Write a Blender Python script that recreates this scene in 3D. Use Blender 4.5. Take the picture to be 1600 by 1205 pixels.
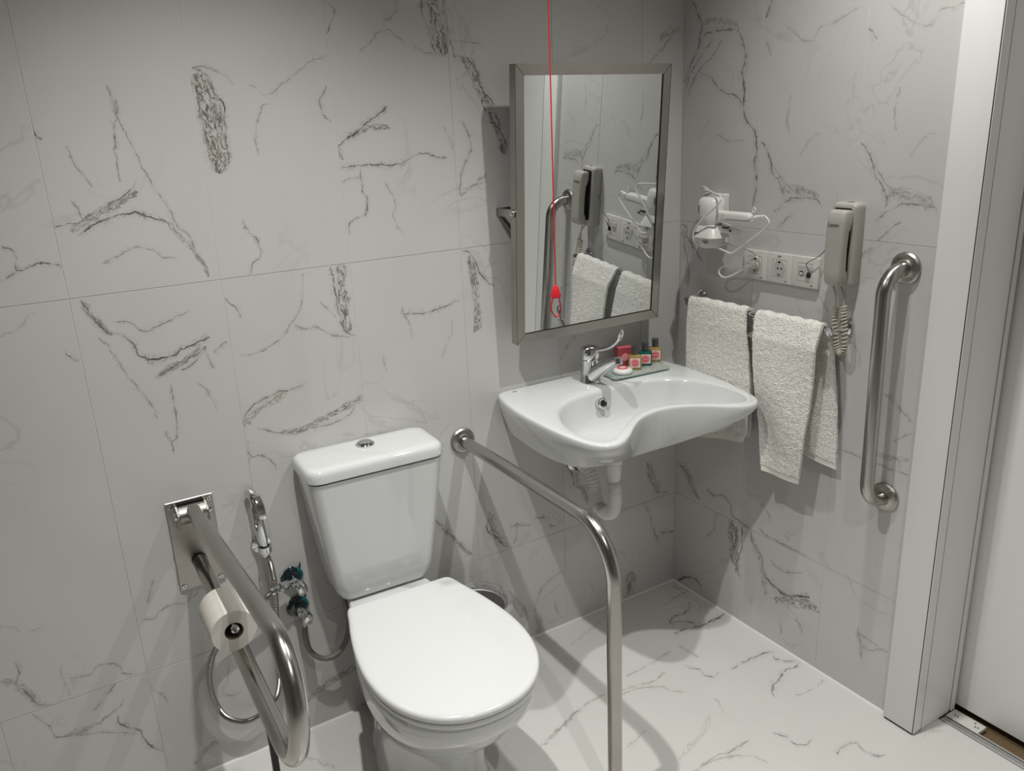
import bpy, bmesh, math, random
from mathutils import Vector, Matrix, noise as mnoise

for o in list(bpy.data.objects): bpy.data.objects.remove(o)
S = bpy.context.scene
C = S.collection
PI = math.pi
random.seed(7)

# ------------------------------------------------------------------ camera
cd = bpy.data.cameras.new('camera'); cam = bpy.data.objects.new('camera', cd); C.objects.link(cam)
right = Vector((0.85015236, -0.52478354, -0.04293244)); up = Vector((0.19465335, 0.23748203, 0.95168921)); fw = Vector((0.48923516, 0.81743777, -0.30404678))
mw = Matrix.Identity(4)
for i in range(3):
    mw[i][0] = right[i]; mw[i][1] = up[i]; mw[i][2] = -fw[i]
mw[0][3], mw[1][3], mw[2][3] = -1.7325, -1.8669, 1.5276
cam.matrix_world = mw
cd.sensor_fit = 'HORIZONTAL'; cd.sensor_width = 36.0; cd.lens = 36.0 * 1279.29 / 1600.0; cd.clip_start = 0.02
S.camera = cam

# ------------------------------------------------------------------ world, lights, exposure
w = bpy.data.worlds.new('world'); S.world = w; w.use_nodes = True
w.node_tree.nodes['Background'].inputs[0].default_value = (0.9, 0.93, 1.0, 1)
w.node_tree.nodes['Background'].inputs[1].default_value = 0.05
def downlight(loc, energy, radius, cone=122.0, blend=1.0):
    ld = bpy.data.lights.new('downlight_lamp', 'SPOT'); ld.shadow_soft_size = radius; ld.energy = energy
    ld.spot_size = math.radians(cone); ld.spot_blend = blend; ld.color = (1.0, 0.985, 0.95)
    lo = bpy.data.objects.new('downlight_lamp', ld); C.objects.link(lo); lo.location = loc
    return lo
LIGHT_A = (-0.40, -0.82, 2.46); LIGHT_B = (-1.33, -0.70, 2.46); FILL_C = (-1.15, -1.95, 2.46)
downlight(LIGHT_A, 60.0, 0.018, 110.0)
downlight(LIGHT_B, 98.0, 0.018, 104.0)
downlight(FILL_C, 60.0, 0.018, 112.0)  # unseen fill lamp, added to brighten the door and jamb
S.view_settings.view_transform = 'Standard'; S.view_settings.look = 'None'
S.view_settings.gamma = 1.0; S.view_settings.use_curve_mapping = False
S.view_settings.exposure = 0.0

# ------------------------------------------------------------------ helpers
class G:
    """collects vertices and faces in world coordinates"""
    def __init__(s): s.v = []; s.f = []
    def add(s, vs, fs):
        n = len(s.v); s.v += [tuple(a) for a in vs]; s.f += [tuple(i + n for i in f) for f in fs]; return s
    def rings(s, rings, closed=True, cap0=True, cap1=True, loop=False):
        n = len(rings[0]); vs = [p for r in rings for p in r]; fs = []
        m = len(rings)
        for i in range(m if loop else m - 1):
            a = i * n; b = ((i + 1) % m) * n
            for j in range(n if closed else n - 1):
                k = (j + 1) % n
                fs.append((a + j, a + k, b + k, b + j))
        if not loop and closed:
            if cap0: fs.append(tuple(range(n - 1, -1, -1)))
            if cap1: fs.append(tuple((m - 1) * n + j for j in range(n)))
        return s.add(vs, fs)
    def tube(s, pts, r, seg=16, smooth=0, loop=False, cap=True):
        P = [Vector(p) for p in pts]
        if smooth: P = spline(P, smooth, loop)
        rad = r if callable(r) else (lambda t: r)
        n = len(P); rings = []; prev = None
        for i, p in enumerate(P):
            if loop: t = P[(i + 1) % n] - P[i - 1]
            else: t = P[min(i + 1, n - 1)] - P[max(i - 1, 0)]
            t.normalize()
            if prev is None:
                a = Vector((0, 0, 1)) if abs(t.z) < .9 else Vector((1, 0, 0)); u = t.cross(a).normalized()
            else:
                u = (prev - t * prev.dot(t)).normalized()
            prev = u; v = t.cross(u); rr = rad(i / (n - 1))
            rings.append([p + (u * math.cos(2 * PI * k / seg) + v * math.sin(2 * PI * k / seg)) * rr for k in range(seg)])
        return s.rings(rings, cap0=cap, cap1=cap, loop=loop)
    def lathe(s, prof, o, ax, seg=32):
        """prof: (radius, distance along axis)"""
        o = Vector(o); ax = Vector(ax).normalized()
        a = Vector((0, 0, 1)) if abs(ax.z) < .9 else Vector((1, 0, 0)); u = ax.cross(a).normalized(); v = ax.cross(u)
        rings = [[o + ax * h + (u * math.cos(2 * PI * k / seg) + v * math.sin(2 * PI * k / seg)) * max(r, 1e-5) for k in range(seg)] for r, h in prof]
        return s.rings(rings)
    def box(s, lo, hi, bev=0.0, seg=2, mat=None):
        bm = bmesh.new(); bmesh.ops.create_cube(bm, size=1)
        lo = Vector(lo); hi = Vector(hi); c = (lo + hi) / 2; d = hi - lo
        for v in bm.verts: v.co = Vector((v.co.x * abs(d.x), v.co.y * abs(d.y), v.co.z * abs(d.z)))
        if bev: bmesh.ops.bevel(bm, geom=bm.edges[:], offset=bev, segments=seg, profile=0.6, affect='EDGES')
        bm.verts.index_update()
        T = (lambda p: c + (mat @ p if mat else p))
        s.add([T(v.co) for v in bm.verts], [[v.index for v in f.verts] for f in bm.faces]); bm.free(); return s
    def xf(s, m):
        s.v = [tuple(m @ Vector(p)) for p in s.v]; return s

def spline(P, n=6, loop=False):
    out = []; m = len(P)
    for i in range(m if loop else m - 1):
        if loop: a, b, c, d = P[i - 1], P[i], P[(i + 1) % m], P[(i + 2) % m]
        else: a, b, c, d = P[max(i - 1, 0)], P[i], P[i + 1], P[min(i + 2, m - 1)]
        for k in range(n):
            t = k / n
            out.append(0.5 * ((2 * b) + (c - a) * t + (2 * a - 5 * b + 4 * c - d) * t * t + (3 * b - a - 3 * c + d) * t ** 3))
    if not loop: out.append(P[-1].copy())
    return out
def fillet(P, rad, n=8):
    """polyline with rounded corners"""
    P = [Vector(p) for p in P]; out = [P[0]]
    for i in range(1, len(P) - 1):
        a, b, c = P[i - 1], P[i], P[i + 1]; r = rad[i - 1] if isinstance(rad, (list, tuple)) else rad
        u = (a - b).normalized(); v = (c - b).normalized(); ang = u.angle(v)
        tl = r / math.tan(ang / 2); o = b + (u + v).normalized() * (r / math.sin(ang / 2))
        p0 = b + u * tl; p1 = b + v * tl; e0 = p0 - o; e1 = p1 - o; th = e0.angle(e1)
        for k in range(n + 1):
            t = k / n
            out.append(o + (e0 * math.sin((1 - t) * th) + e1 * math.sin(t * th)) / math.sin(th))
    out.append(P[-1]); return out
def rrect(cx, cy, hx, hy, r, n=6):
    """rounded rectangle in 2D, counter clockwise"""
    out = []
    for (sx, sy, a0) in ((1, 1, 0), (-1, 1, PI / 2), (-1, -1, PI), (1, -1, 1.5 * PI)):
        for k in range(n + 1):
            a = a0 + PI / 2 * k / n
            out.append((cx + sx * (hx - r) + r * math.cos(a), cy + sy * (hy - r) + r * math.sin(a)))
    return out

ROOT = {}
def thing(name, label, cat, loc=(0, 0, 0), group=None, rotz=0.0):
    o = bpy.data.objects.new(name, None); C.objects.link(o); o.location = loc; o.rotation_euler = (0, 0, rotz)
    o['label'] = label; o['category'] = cat
    if group: o['group'] = group
    o.empty_display_size = 0.05
    return o
def origin_of(p):
    while p.parent: p = p.parent
    return p.location.copy()
def obj(name, g, mat, parent=None, angle=35, local=False, label=None):
    me = bpy.data.meshes.new(name)
    off = Vector((0, 0, 0)) if (parent is None or local) else origin_of(parent)
    vs = [Vector(v) - off for v in g.v]
    me.from_pydata(vs, [], g.f); me.update()
    bm = bmesh.new(); bm.from_mesh(me); bmesh.ops.recalc_face_normals(bm, faces=bm.faces); bm.to_mesh(me); bm.free()
    if angle:
        me.polygons.foreach_set('use_smooth', [True] * len(me.polygons))
        me.set_sharp_from_angle(angle=math.radians(angle))
    me.materials.append(mat)
    o = bpy.data.objects.new(name, me); C.objects.link(o)
    if parent: o.parent = parent
    if label: o['label'] = label
    return o
def tag(o, label, cat, group=None):
    o['label'] = label; o['category'] = cat
    if group: o['group'] = group
    return o
def single(name, g, mat, label, cat, base, angle=35):
    """a thing that is one mesh, its origin at its base"""
    b = Vector(base); g2 = G(); g2.v = [tuple(Vector(v) - b) for v in g.v]; g2.f = g.f
    o = obj(name, g2, mat, None, angle); o.location = b
    return tag(o, label, cat)
def struct(name, g, mat, angle=0):
    o = obj(name, g, mat, None, angle); o['kind'] = 'structure'; return o

# ------------------------------------------------------------------ materials
def new_mat(name):
    m = bpy.data.materials.new(name); m.use_nodes = True
    return m, m.node_tree, m.node_tree.nodes['Principled BSDF']
def M(name, col, rough=0.5, metal=0.0, coat=0.0, trans=0.0, ior=1.45, noise=0.0, nscale=40.0, bump=0.0, bscale=200.0, spec=0.5, sss=0.0):
    m, nt, b = new_mat(name)
    b.inputs['Base Color'].default_value = (*col, 1); b.inputs['Roughness'].default_value = rough
    b.inputs['Metallic'].default_value = metal; b.inputs['Coat Weight'].default_value = coat; b.inputs['Coat Roughness'].default_value = 0.03
    b.inputs['Transmission Weight'].default_value = trans; b.inputs['IOR'].default_value = ior; b.inputs['Specular IOR Level'].default_value = spec
    N = nt.nodes; L = nt.links
    tc = N.new('ShaderNodeTexCoord')
    nz = N.new('ShaderNodeTexNoise'); nz.inputs['Scale'].default_value = nscale; nz.inputs['Detail'].default_value = 3
    L.new(tc.outputs['Object'], nz.inputs['Vector'])
    if noise:
        mr = N.new('ShaderNodeMapRange'); mr.inputs[1].default_value = .3; mr.inputs[2].default_value = .7
        mr.inputs[3].default_value = max(0.0, rough - noise); mr.inputs[4].default_value = rough + noise
        L.new(nz.outputs[0], mr.inputs[0]); L.new(mr.outputs[0], b.inputs['Roughness'])
    if bump:
        n2 = N.new('ShaderNodeTexNoise'); n2.inputs['Scale'].default_value = bscale; n2.inputs['Detail'].default_value = 3
        L.new(tc.outputs['Object'], n2.inputs['Vector'])
        bp = N.new('ShaderNodeBump'); bp.inputs['Strength'].default_value = bump; bp.inputs['Distance'].default_value = 0.002
        L.new(n2.outputs[0], bp.inputs['Height']); L.new(bp.outputs[0], b.inputs['Normal'])
    return m
def brushed(name, col, rough, axis):
    """stainless steel with a fine grain running along one axis"""
    m, nt, b = new_mat(name); N = nt.nodes; L = nt.links
    b.inputs['Metallic'].default_value = 1.0
    tc = N.new('ShaderNodeTexCoord'); mp = N.new('ShaderNodeMapping')
    sc = [90.0, 90.0, 90.0]; sc[axis] = 2.0; mp.inputs['Scale'].default_value = sc
    nz = N.new('ShaderNodeTexNoise'); nz.inputs['Scale'].default_value = 1.0; nz.inputs['Detail'].default_value = 1
    L.new(tc.outputs['Object'], mp.inputs[0]); L.new(mp.outputs[0], nz.inputs['Vector'])
    mr = N.new('ShaderNodeMapRange'); mr.inputs[1].default_value = .3; mr.inputs[2].default_value = .7; mr.inputs[3].default_value = rough - .03; mr.inputs[4].default_value = rough + .03
    L.new(nz.outputs[0], mr.inputs[0]); L.new(mr.outputs[0], b.inputs['Roughness'])
    n2 = N.new('ShaderNodeTexNoise'); n2.inputs['Scale'].default_value = 9.0; n2.inputs['Detail'].default_value = 2
    L.new(tc.outputs['Object'], n2.inputs['Vector'])
    cr = N.new('ShaderNodeValToRGB'); cr.color_ramp.elements[0].position = .3; cr.color_ramp.elements[1].position = .7
    cr.color_ramp.elements[0].color = (*[c * .94 for c in col], 1); cr.color_ramp.elements[1].color = (*[min(1, c * 1.05) for c in col], 1)
    L.new(n2.outputs[0], cr.inputs[0]); L.new(cr.outputs[0], b.inputs['Base Color'])
    return m

CERAMIC = M('glazed_ceramic', (0.70, 0.715, 0.715), 0.10, coat=0.6, noise=0.02, nscale=8)
SEATPL = M('seat_plastic', (0.76, 0.77, 0.77), 0.16, coat=0.3)
CHROME = M('chrome', (0.72, 0.73, 0.74), 0.06, metal=1.0, noise=0.02)
STEELX = brushed('brushed_steel', (0.47, 0.455, 0.43), 0.24, 2)
STEELY = brushed('brushed_steel_bar', (0.45, 0.435, 0.41), 0.22, 1)
STEELP = brushed('brushed_steel_plate', (0.45, 0.43, 0.40), 0.34, 0)
FRAME = brushed('mirror_frame_steel', (0.42, 0.40, 0.37), 0.33, 2)
MIRROR = M('mirror_glass', (0.80, 0.82, 0.82), 0.0, metal=1.0)
BLACK = M('black_plastic', (0.012, 0.012, 0.012), 0.35)
DARK = M('dark_recess', (0.01, 0.01, 0.01), 0.8)
PAINT = M('white_lacquer', (0.80, 0.795, 0.78), 0.32, noise=0.04, nscale=6)
DOORM = M('door_lacquer', (0.90, 0.895, 0.88), 0.30, noise=0.04, nscale=4)
WPLAST = M('white_plastic', (0.66, 0.65, 0.61), 0.38)
DRYERPL = M('dryer_plastic', (0.72, 0.71, 0.68), 0.34)
PHONEPL = M('phone_plastic', (0.41, 0.395, 0.355), 0.42, bump=0.08, bscale=900)
CORDPL = M('cord_plastic', (0.50, 0.45, 0.37), 0.5)
PIPEPL = M('pipe_plastic', (0.86, 0.85, 0.83), 0.4)
PAPER = M('toilet_paper', (0.74, 0.71, 0.65), 0.95, bump=0.25, bscale=500)
CARD = M('cardboard', (0.16, 0.12, 0.09), 0.9)
RED = M('red_cord', (0.60, 0.012, 0.025), 0.5)
INK = M('black_ink', (0.02, 0.02, 0.02), 0.6)
TEAL = M('teal_foil', (0.0, 0.13, 0.16), 0.12, coat=1.0)
DKFOIL = M('dark_foil', (0.004, 0.016, 0.02), 0.15, coat=1.0)
HOSEM = M('steel_hose', (0.50, 0.49, 0.47), 0.22, metal=1.0)
GREYHOSE = M('grey_braided_hose', (0.22, 0.21, 0.19), 0.45, metal=0.4, bump=0.5, bscale=700)
GLASSG = M('greenish_glass', (0.62, 0.73, 0.66), 0.08, trans=0.35, coat=0.5)
AMBER = M('amber_liquid', (0.62, 0.44, 0.16), 0.08, trans=0.55, coat=0.6)
GREENL = M('green_liquid', (0.0, 0.13, 0.10), 0.06, trans=0.4, coat=0.6)
CAPM = M('dark_cap', (0.05, 0.05, 0.055), 0.25, coat=0.4)
PINK = M('pink_print', (0.72, 0.10, 0.13), 0.5)
PINKBOX = M('pink_carton', (0.34, 0.06, 0.07), 0.45)
LABELP = M('label_paper', (0.80, 0.62, 0.58), 0.5)
SOAPM = M('white_soap_wrap', (0.80, 0.80, 0.78), 0.35)
ALU = M('aluminium_strip', (0.52, 0.52, 0.51), 0.35, metal=0.8, noise=0.05)
BROWN = M('brown_subfloor', (0.17, 0.115, 0.06), 0.9, bump=0.6, bscale=120)
STICK = M('sticker_paper', (0.78, 0.78, 0.76), 0.4)
GROUT = M('light_grout', (0.74, 0.735, 0.72), 0.8, bump=0.2, bscale=300)
CAULK = M('white_caulk', (0.78, 0.775, 0.76), 0.5)
CEILM = M('ceiling_paint', (0.58, 0.57, 0.55), 0.9)
VEINS = {
 'b': [
  ('v',3.2,0.8,[(-1613,1350),(-1588,1364),(-1556,1379),(-1518,1388),(-1483,1379),(-1456,1371),(-1439,1364)]),
  ('v',2.4,0.6,[(-1649,1369),(-1626,1377),(-1603,1377),(-1570,1397),(-1538,1409),(-1505,1429),(-1485,1451)]),
  ('v',1.9,0.5,[(-1611,1423),(-1602,1400),(-1599,1380)]),
  ('b',11.0,0.55,[(-1623,1361),(-1572,1387),(-1527,1408),(-1487,1428)]),
  ('v',2.0,0.45,[(-1506,1638),(-1503,1602),(-1499,1575),(-1487,1535),(-1475,1497),(-1459,1445),(-1441,1405),(-1418,1350),(-1399,1321),(-1389,1286),(-1372,1236)]),
  ('v',1.9,0.5,[(-1497,1614),(-1499,1575),(-1508,1560),(-1513,1518),(-1515,1487),(-1516,1449)]),
  ('v',1.9,0.45,[(-1601,1528),(-1593,1491),(-1581,1466),(-1565,1447)]),
  ('v',2.3,0.4,[(-1577,1289),(-1538,1306),(-1506,1315),(-1482,1310),(-1453,1290),(-1422,1283)]),
  ('b',8.0,0.5,[(-1439,1364),(-1416,1323),(-1394,1293),(-1372,1236)]),
  ('b',29.8,0.75,[(-1337,1658),(-1324,1623),(-1318,1579),(-1316,1540),(-1316,1495),(-1317,1452)]),
  ('v',2.6,0.75,[(-1343,1668),(-1322,1656),(-1309,1641),(-1306,1616),(-1290,1591),(-1294,1565),(-1294,1520),(-1300,1470)]),
  ('v',2.3,0.6,[(-1341,1611),(-1340,1573),(-1335,1534),(-1331,1511),(-1313,1481),(-1306,1465)]),
  ('v',1.9,0.4,[(-1343,1668),(-1305,1664),(-1279,1651),(-1264,1631)]),
  ('v',2.0,0.35,[(-1241,1633),(-1218,1625),(-1195,1610),(-1162,1631),(-1123,1656),(-1069,1685),(-1036,1690)]),
  ('v',2.1,0.45,[(-1186,1590),(-1207,1586),(-1219,1569),(-1231,1530),(-1231,1483)]),
  ('v',2.3,0.5,[(-1283,1357),(-1276,1326),(-1259,1305),(-1255,1277),(-1276,1255),(-1289,1231)]),
  ('v',2.3,0.5,[(-1062,1625),(-1080,1581),(-1070,1558),(-1057,1546)]),
  ('v',2.1,0.5,[(-1044,1802),(-1027,1777),(-1040,1750),(-1049,1731)]),
  ('v',2.3,0.45,[(-873,1820),(-879,1791),(-890,1773),(-910,1762)]),
  ('v',2.9,0.3,[(-978,1698),(-945,1719),(-912,1743),(-889,1733),(-863,1720)]),
  ('b',26.2,0.75,[(-788,1830),(-782,1776),(-773,1730),(-759,1688)]),
  ('v',3.0,0.65,[(-808,1823),(-810,1768),(-796,1734),(-791,1711),(-769,1688)]),
  ('v',2.8,0.55,[(-759,1825),(-754,1770),(-744,1721),(-732,1683)]),
  ('v',2.3,0.3,[(-842,1720),(-819,1699),(-786,1690),(-752,1685)]),
  ('v',3.3,0.7,[(-1046,1497),(-1029,1514),(-1004,1525),(-971,1547),(-937,1567),(-919,1581)]),
  ('b',9.0,0.6,[(-1028,1519),(-988,1530),(-948,1535),(-913,1531)]),
  ('v',3.2,0.6,[(-1052,1449),(-1004,1453),(-957,1449),(-916,1447),(-873,1459),(-847,1468),(-813,1463),(-769,1454)]),
  ('v',3.5,0.65,[(-1045,1505),(-1046,1483),(-1040,1466)]),
  ('v',2.6,0.6,[(-1000,1446),(-1001,1413),(-1000,1390),(-989,1372),(-994,1349),(-1025,1330),(-1041,1317),(-1044,1287)]),
  ('v',2.1,0.35,[(-1051,1416),(-1026,1423),(-1003,1423)]),
  ('v',2.1,0.35,[(-944,1411),(-923,1370),(-925,1316),(-901,1279)]),
  ('v',2.1,0.3,[(-781,1533),(-762,1503),(-757,1472)]),
  ('b',21.7,0.75,[(-721,1683),(-692,1664),(-672,1619),(-649,1574),(-626,1527),(-603,1456)]),
  ('v',3.3,0.65,[(-734,1691),(-701,1674),(-672,1649),(-665,1612),(-634,1581),(-622,1535),(-599,1469)]),
  ('v',2.7,0.5,[(-732,1549),(-711,1515),(-705,1477),(-726,1432),(-738,1394),(-744,1363)]),
  ('b',10.3,0.4,[(-744,1361),(-702,1383),(-659,1409)]),
  ('v',2.2,0.35,[(-724,1720),(-689,1721),(-659,1715)]),
  ('v',3.0,0.4,[(-131,1670),(-104,1689),(-81,1709),(-53,1736),(-20,1770)]),
  ('b',15.8,0.4,[(-90,1732),(-49,1756),(-6,1763)]),
  ('v',2.1,0.6,[(-1747,1346),(-1733,1338),(-1726,1319),(-1727,1300),(-1701,1307),(-1673,1305),(-1655,1300),(-1653,1286)]),
  ('v',1.8,0.5,[(-1726,1300),(-1743,1287),(-1761,1279),(-1783,1273)]),
  ('v',2.2,0.6,[(-1651,1560),(-1648,1545),(-1643,1536)]),
  ('v',1.7,0.35,[(-1714,1213),(-1726,1204),(-1747,1185),(-1782,1172)]),
  ('v',2.2,0.5,[(-1678,1126),(-1671,1115),(-1657,1101)]),
  ('v',3.0,0.5,[(-1898,465),(-1893,441),(-1904,413),(-1890,385),(-1878,358),(-1858,338),(-1835,345)]),
  ('b',12.4,0.4,[(-1943,434),(-1910,419),(-1887,380),(-1869,347)]),
  ('v',2.2,0.4,[(-1810,388),(-1789,382),(-1771,376),(-1751,388),(-1734,393),(-1712,385),(-1699,354),(-1667,338)]),
  ('v',1.8,0.3,[(-1817,422),(-1817,383),(-1810,340)]),
  ('v',1.7,0.25,[(-1905,562),(-1884,550),(-1873,533)]),
  ('v',2.7,0.3,[(-1854,531),(-1845,527),(-1832,533)]),
  ('v',2.8,0.65,[(-1633,1226),(-1622,1208),(-1619,1191),(-1605,1168),(-1596,1152),(-1573,1142),(-1553,1126),(-1547,1103),(-1541,1087)]),
  ('v',3.5,0.85,[(-1548,1092),(-1533,1082),(-1514,1076),(-1485,1076),(-1453,1089),(-1417,1101),(-1392,1106)]),
  ('b',7.7,0.6,[(-1631,1223),(-1617,1190),(-1595,1155),(-1579,1140)]),
  ('v',2.1,0.45,[(-1574,1171),(-1545,1162),(-1516,1143),(-1483,1150),(-1455,1159),(-1424,1171)]),
  ('v',2.0,0.45,[(-1609,1145),(-1596,1115),(-1574,1062),(-1561,1030),(-1537,981),(-1526,942)]),
  ('v',2.8,0.7,[(-1518,1036),(-1486,1047),(-1450,1064),(-1421,1076),(-1405,1088)]),
  ('b',11.1,0.5,[(-1507,1041),(-1457,1061),(-1408,1089)]),
  ('v',2.4,0.6,[(-1465,1040),(-1439,1050),(-1419,1069),(-1403,1088)]),
  ('v',2.1,0.5,[(-1408,1089),(-1403,1058),(-1390,1033)]),
  ('v',2.1,0.5,[(-1390,1068),(-1372,1081),(-1354,1090)]),
  ('v',2.3,0.5,[(-1489,1016),(-1490,979),(-1488,941),(-1493,896),(-1506,881),(-1511,851)]),
  ('v',2.1,0.4,[(-1518,914),(-1512,894),(-1506,881)]),
  ('v',2.2,0.4,[(-1438,1011),(-1418,989),(-1408,961),(-1401,929)]),
  ('v',2.7,0.4,[(-1641,462),(-1633,469),(-1615,466),(-1591,484),(-1562,487),(-1538,483),(-1506,504)]),
  ('v',2.1,0.35,[(-1599,566),(-1612,537),(-1621,507)]),
  ('v',2.3,0.5,[(-1349,1189),(-1337,1172),(-1323,1156),(-1319,1136)]),
  ('b',18.9,0.7,[(-1070,1230),(-1075,1188),(-1076,1141),(-1075,1094),(-1069,1061)]),
  ('v',3.1,0.65,[(-1097,1229),(-1095,1175),(-1092,1128),(-1087,1088),(-1055,1049)]),
  ('v',2.4,0.4,[(-1167,1222),(-1170,1185),(-1179,1149),(-1199,1114),(-1225,1087),(-1274,1057),(-1341,1051)]),
  ('v',2.5,0.45,[(-1133,1150),(-1112,1123),(-1099,1102)]),
  ('v',2.3,0.4,[(-1201,1102),(-1172,1086),(-1148,1087),(-1119,1066),(-1064,1047)]),
  ('v',3.1,0.55,[(-1347,880),(-1339,910),(-1314,930),(-1267,945),(-1227,950),(-1184,957)]),
  ('b',12.3,0.5,[(-1342,888),(-1317,910),(-1276,928),(-1236,945)]),
  ('b',14.7,0.65,[(-1264,846),(-1201,846),(-1149,861),(-1090,881),(-1047,894)]),
  ('v',2.9,0.5,[(-1321,874),(-1279,851),(-1233,842),(-1194,839),(-1136,841),(-1065,879)]),
  ('v',2.5,0.45,[(-1354,830),(-1343,808),(-1319,802),(-1296,779),(-1288,756)]),
  ('v',2.3,0.4,[(-1344,844),(-1346,804),(-1359,766)]),
  ('v',3.1,0.55,[(-931,1086),(-889,1083),(-853,1080),(-816,1086),(-763,1097)]),
  ('v',2.7,0.5,[(-925,1106),(-921,1083),(-909,1051),(-904,1010)]),
  ('v',2.2,0.25,[(-785,1048),(-800,999),(-826,951)]),
  ('v',2.2,0.3,[(-985,992),(-984,964),(-979,943)]),
  ('b',19.9,0.7,[(-728,1208),(-717,1157),(-713,1097),(-711,1036),(-721,1003)]),
  ('v',3.2,0.6,[(-746,1222),(-723,1211),(-706,1180),(-694,1154),(-657,1118)]),
  ('b',12.1,0.5,[(-872,487),(-847,450),(-808,399),(-780,351)]),
  ('v',4.0,0.5,[(-879,499),(-847,446),(-823,422),(-800,386),(-782,351)]),
  ('v',4.7,0.6,[(-707,471),(-715,406),(-682,375),(-666,349),(-635,343)]),
  ('b',19.0,0.5,[(-703,460),(-701,418),(-687,372),(-657,348)]),
  ('v',3.5,0.45,[(-650,404),(-615,400),(-570,386),(-551,403),(-513,392),(-502,365),(-469,346)]),
  ('v',3.0,0.4,[(-633,344),(-625,367),(-619,413)]),
  ('v',4.5,0.5,[(-440,550),(-419,518),(-411,477),(-371,442),(-364,401)]),
  ('b',18.3,0.4,[(-426,540),(-403,492),(-375,442),(-362,390)]),
  ('v',3.7,0.45,[(-327,393),(-342,380),(-370,364)]),
  ('v',3.7,0.45,[(-388,943),(-418,921),(-437,894),(-458,875)]),
  ('v',4.5,0.5,[(-120,473),(-108,414),(-77,357),(-24,347)]),
  ('b',22.4,0.4,[(-114,465),(-103,417),(-69,362)]),
  ('v',3.9,0.4,[(-135,335),(-107,280),(-98,233),(-66,163)]),
  ('v',4.7,0.5,[(-67,206),(-33,193),(2,187)]),
  ('v',3.9,0.4,[(-266,389),(-235,371),(-241,338),(-267,326)]),
  ('v',3.7,0.45,[(-462,199),(-482,188),(-523,171),(-555,140),(-566,101),(-554,46),(-539,0)]),
  ('v',2.9,0.3,[(-494,108),(-486,57),(-460,23)]),
  ('b',21.0,0.4,[(-565,78),(-557,40),(-544,-5)]),
  ('b',28.4,0.6,[(-193,100),(-188,52),(-199,-1)]),
  ('v',2.7,0.5,[(-1893,331),(-1867,285),(-1850,249),(-1808,243),(-1770,251),(-1729,268),(-1707,285)]),
  ('b',10.3,0.45,[(-1843,247),(-1804,246),(-1763,248)]),
  ('v',3.4,0.55,[(-1729,253),(-1729,228),(-1711,205),(-1695,193),(-1688,166),(-1677,136),(-1652,112)]),
  ('v',2.3,0.35,[(-1842,245),(-1791,229),(-1740,208),(-1698,180)]),
  ('v',2.5,0.5,[(-1718,334),(-1750,306),(-1778,282)]),
  ('v',2.5,0.45,[(-1648,286),(-1630,260),(-1619,239)]),
  ('b',15.2,0.4,[(-1528,77),(-1558,62),(-1593,35)]),
  ('b',15.0,0.55,[(-1140,136),(-1217,124),(-1297,87)]),
  ('v',2.5,0.35,[(-1469,295),(-1480,249),(-1498,215)]),
  ('v',2.5,0.35,[(-1497,209),(-1476,190),(-1451,191)]),
 ],
 'r': [
  ('v',5.3,0.5,[(-27,1840),(-59,1783),(-70,1759),(-61,1714),(-28,1659),(-8,1616)]),
  ('c',16.9,0.5,[(-74,1768),(-136,1766),(-185,1752),(-209,1737)]),
  ('v',3.9,0.5,[(-76,1726),(-104,1742),(-138,1742),(-186,1738),(-211,1731)]),
  ('v',4.2,0.6,[(-209,1733),(-227,1694),(-235,1665),(-226,1628),(-237,1589),(-235,1549),(-253,1504),(-281,1476),(-288,1442),(-282,1396),(-293,1361),(-287,1314),(-278,1278)]),
  ('v',3.3,0.45,[(-150,1717),(-107,1676),(-64,1646),(-23,1582)]),
  ('v',2.9,0.4,[(-124,1727),(-77,1693),(-38,1649),(-12,1600)]),
  ('v',3.9,0.5,[(-64,1646),(-109,1625),(-164,1582),(-202,1573),(-230,1550)]),
  ('v',2.8,0.3,[(-135,1478),(-191,1458),(-240,1460)]),
  ('v',3.7,0.55,[(-300,1454),(-319,1437),(-336,1408),(-344,1380),(-369,1352),(-381,1330),(-377,1304)]),
  ('v',3.7,0.55,[(-600,1454),(-619,1437),(-636,1408),(-644,1380),(-669,1352),(-681,1330),(-677,1304)]),
  ('v',2.9,0.4,[(-340,1400),(-361,1378),(-386,1354),(-415,1349)]),
  ('v',2.9,0.4,[(-640,1400),(-661,1378),(-686,1354),(-715,1349)]),
  ('c',17.4,0.55,[(-378,1339),(-434,1337),(-470,1331),(-496,1316)]),
  ('c',17.4,0.55,[(-678,1339),(-734,1337),(-770,1331),(-796,1316)]),
  ('v',3.4,0.5,[(-355,1274),(-401,1308),(-429,1319),(-496,1313),(-505,1301),(-510,1284)]),
  ('v',3.4,0.5,[(-655,1274),(-701,1308),(-729,1319),(-796,1313),(-805,1301),(-810,1284)]),
  ('v',3.0,0.4,[(-367,1230),(-397,1261),(-424,1279)]),
  ('v',3.0,0.4,[(-667,1230),(-697,1261),(-724,1279)]),
  ('v',2.9,0.3,[(-341,1742),(-391,1709),(-446,1687),(-462,1711),(-506,1720),(-541,1735),(-580,1747)]),
  ('v',2.9,0.3,[(-641,1742),(-691,1709),(-746,1687),(-762,1711),(-806,1720),(-841,1735),(-880,1747)]),
  ('v',3.5,0.5,[(-319,1807),(-310,1779),(-298,1754)]),
  ('v',3.5,0.5,[(-619,1807),(-610,1779),(-598,1754)]),
  ('v',3.2,0.5,[(-297,1698),(-306,1691),(-318,1669)]),
  ('v',3.2,0.5,[(-597,1698),(-606,1691),(-618,1669)]),
  ('v',2.3,0.35,[(-390,1567),(-382,1517),(-389,1479)]),
  ('v',2.3,0.35,[(-690,1567),(-682,1517),(-689,1479)]),
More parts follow.
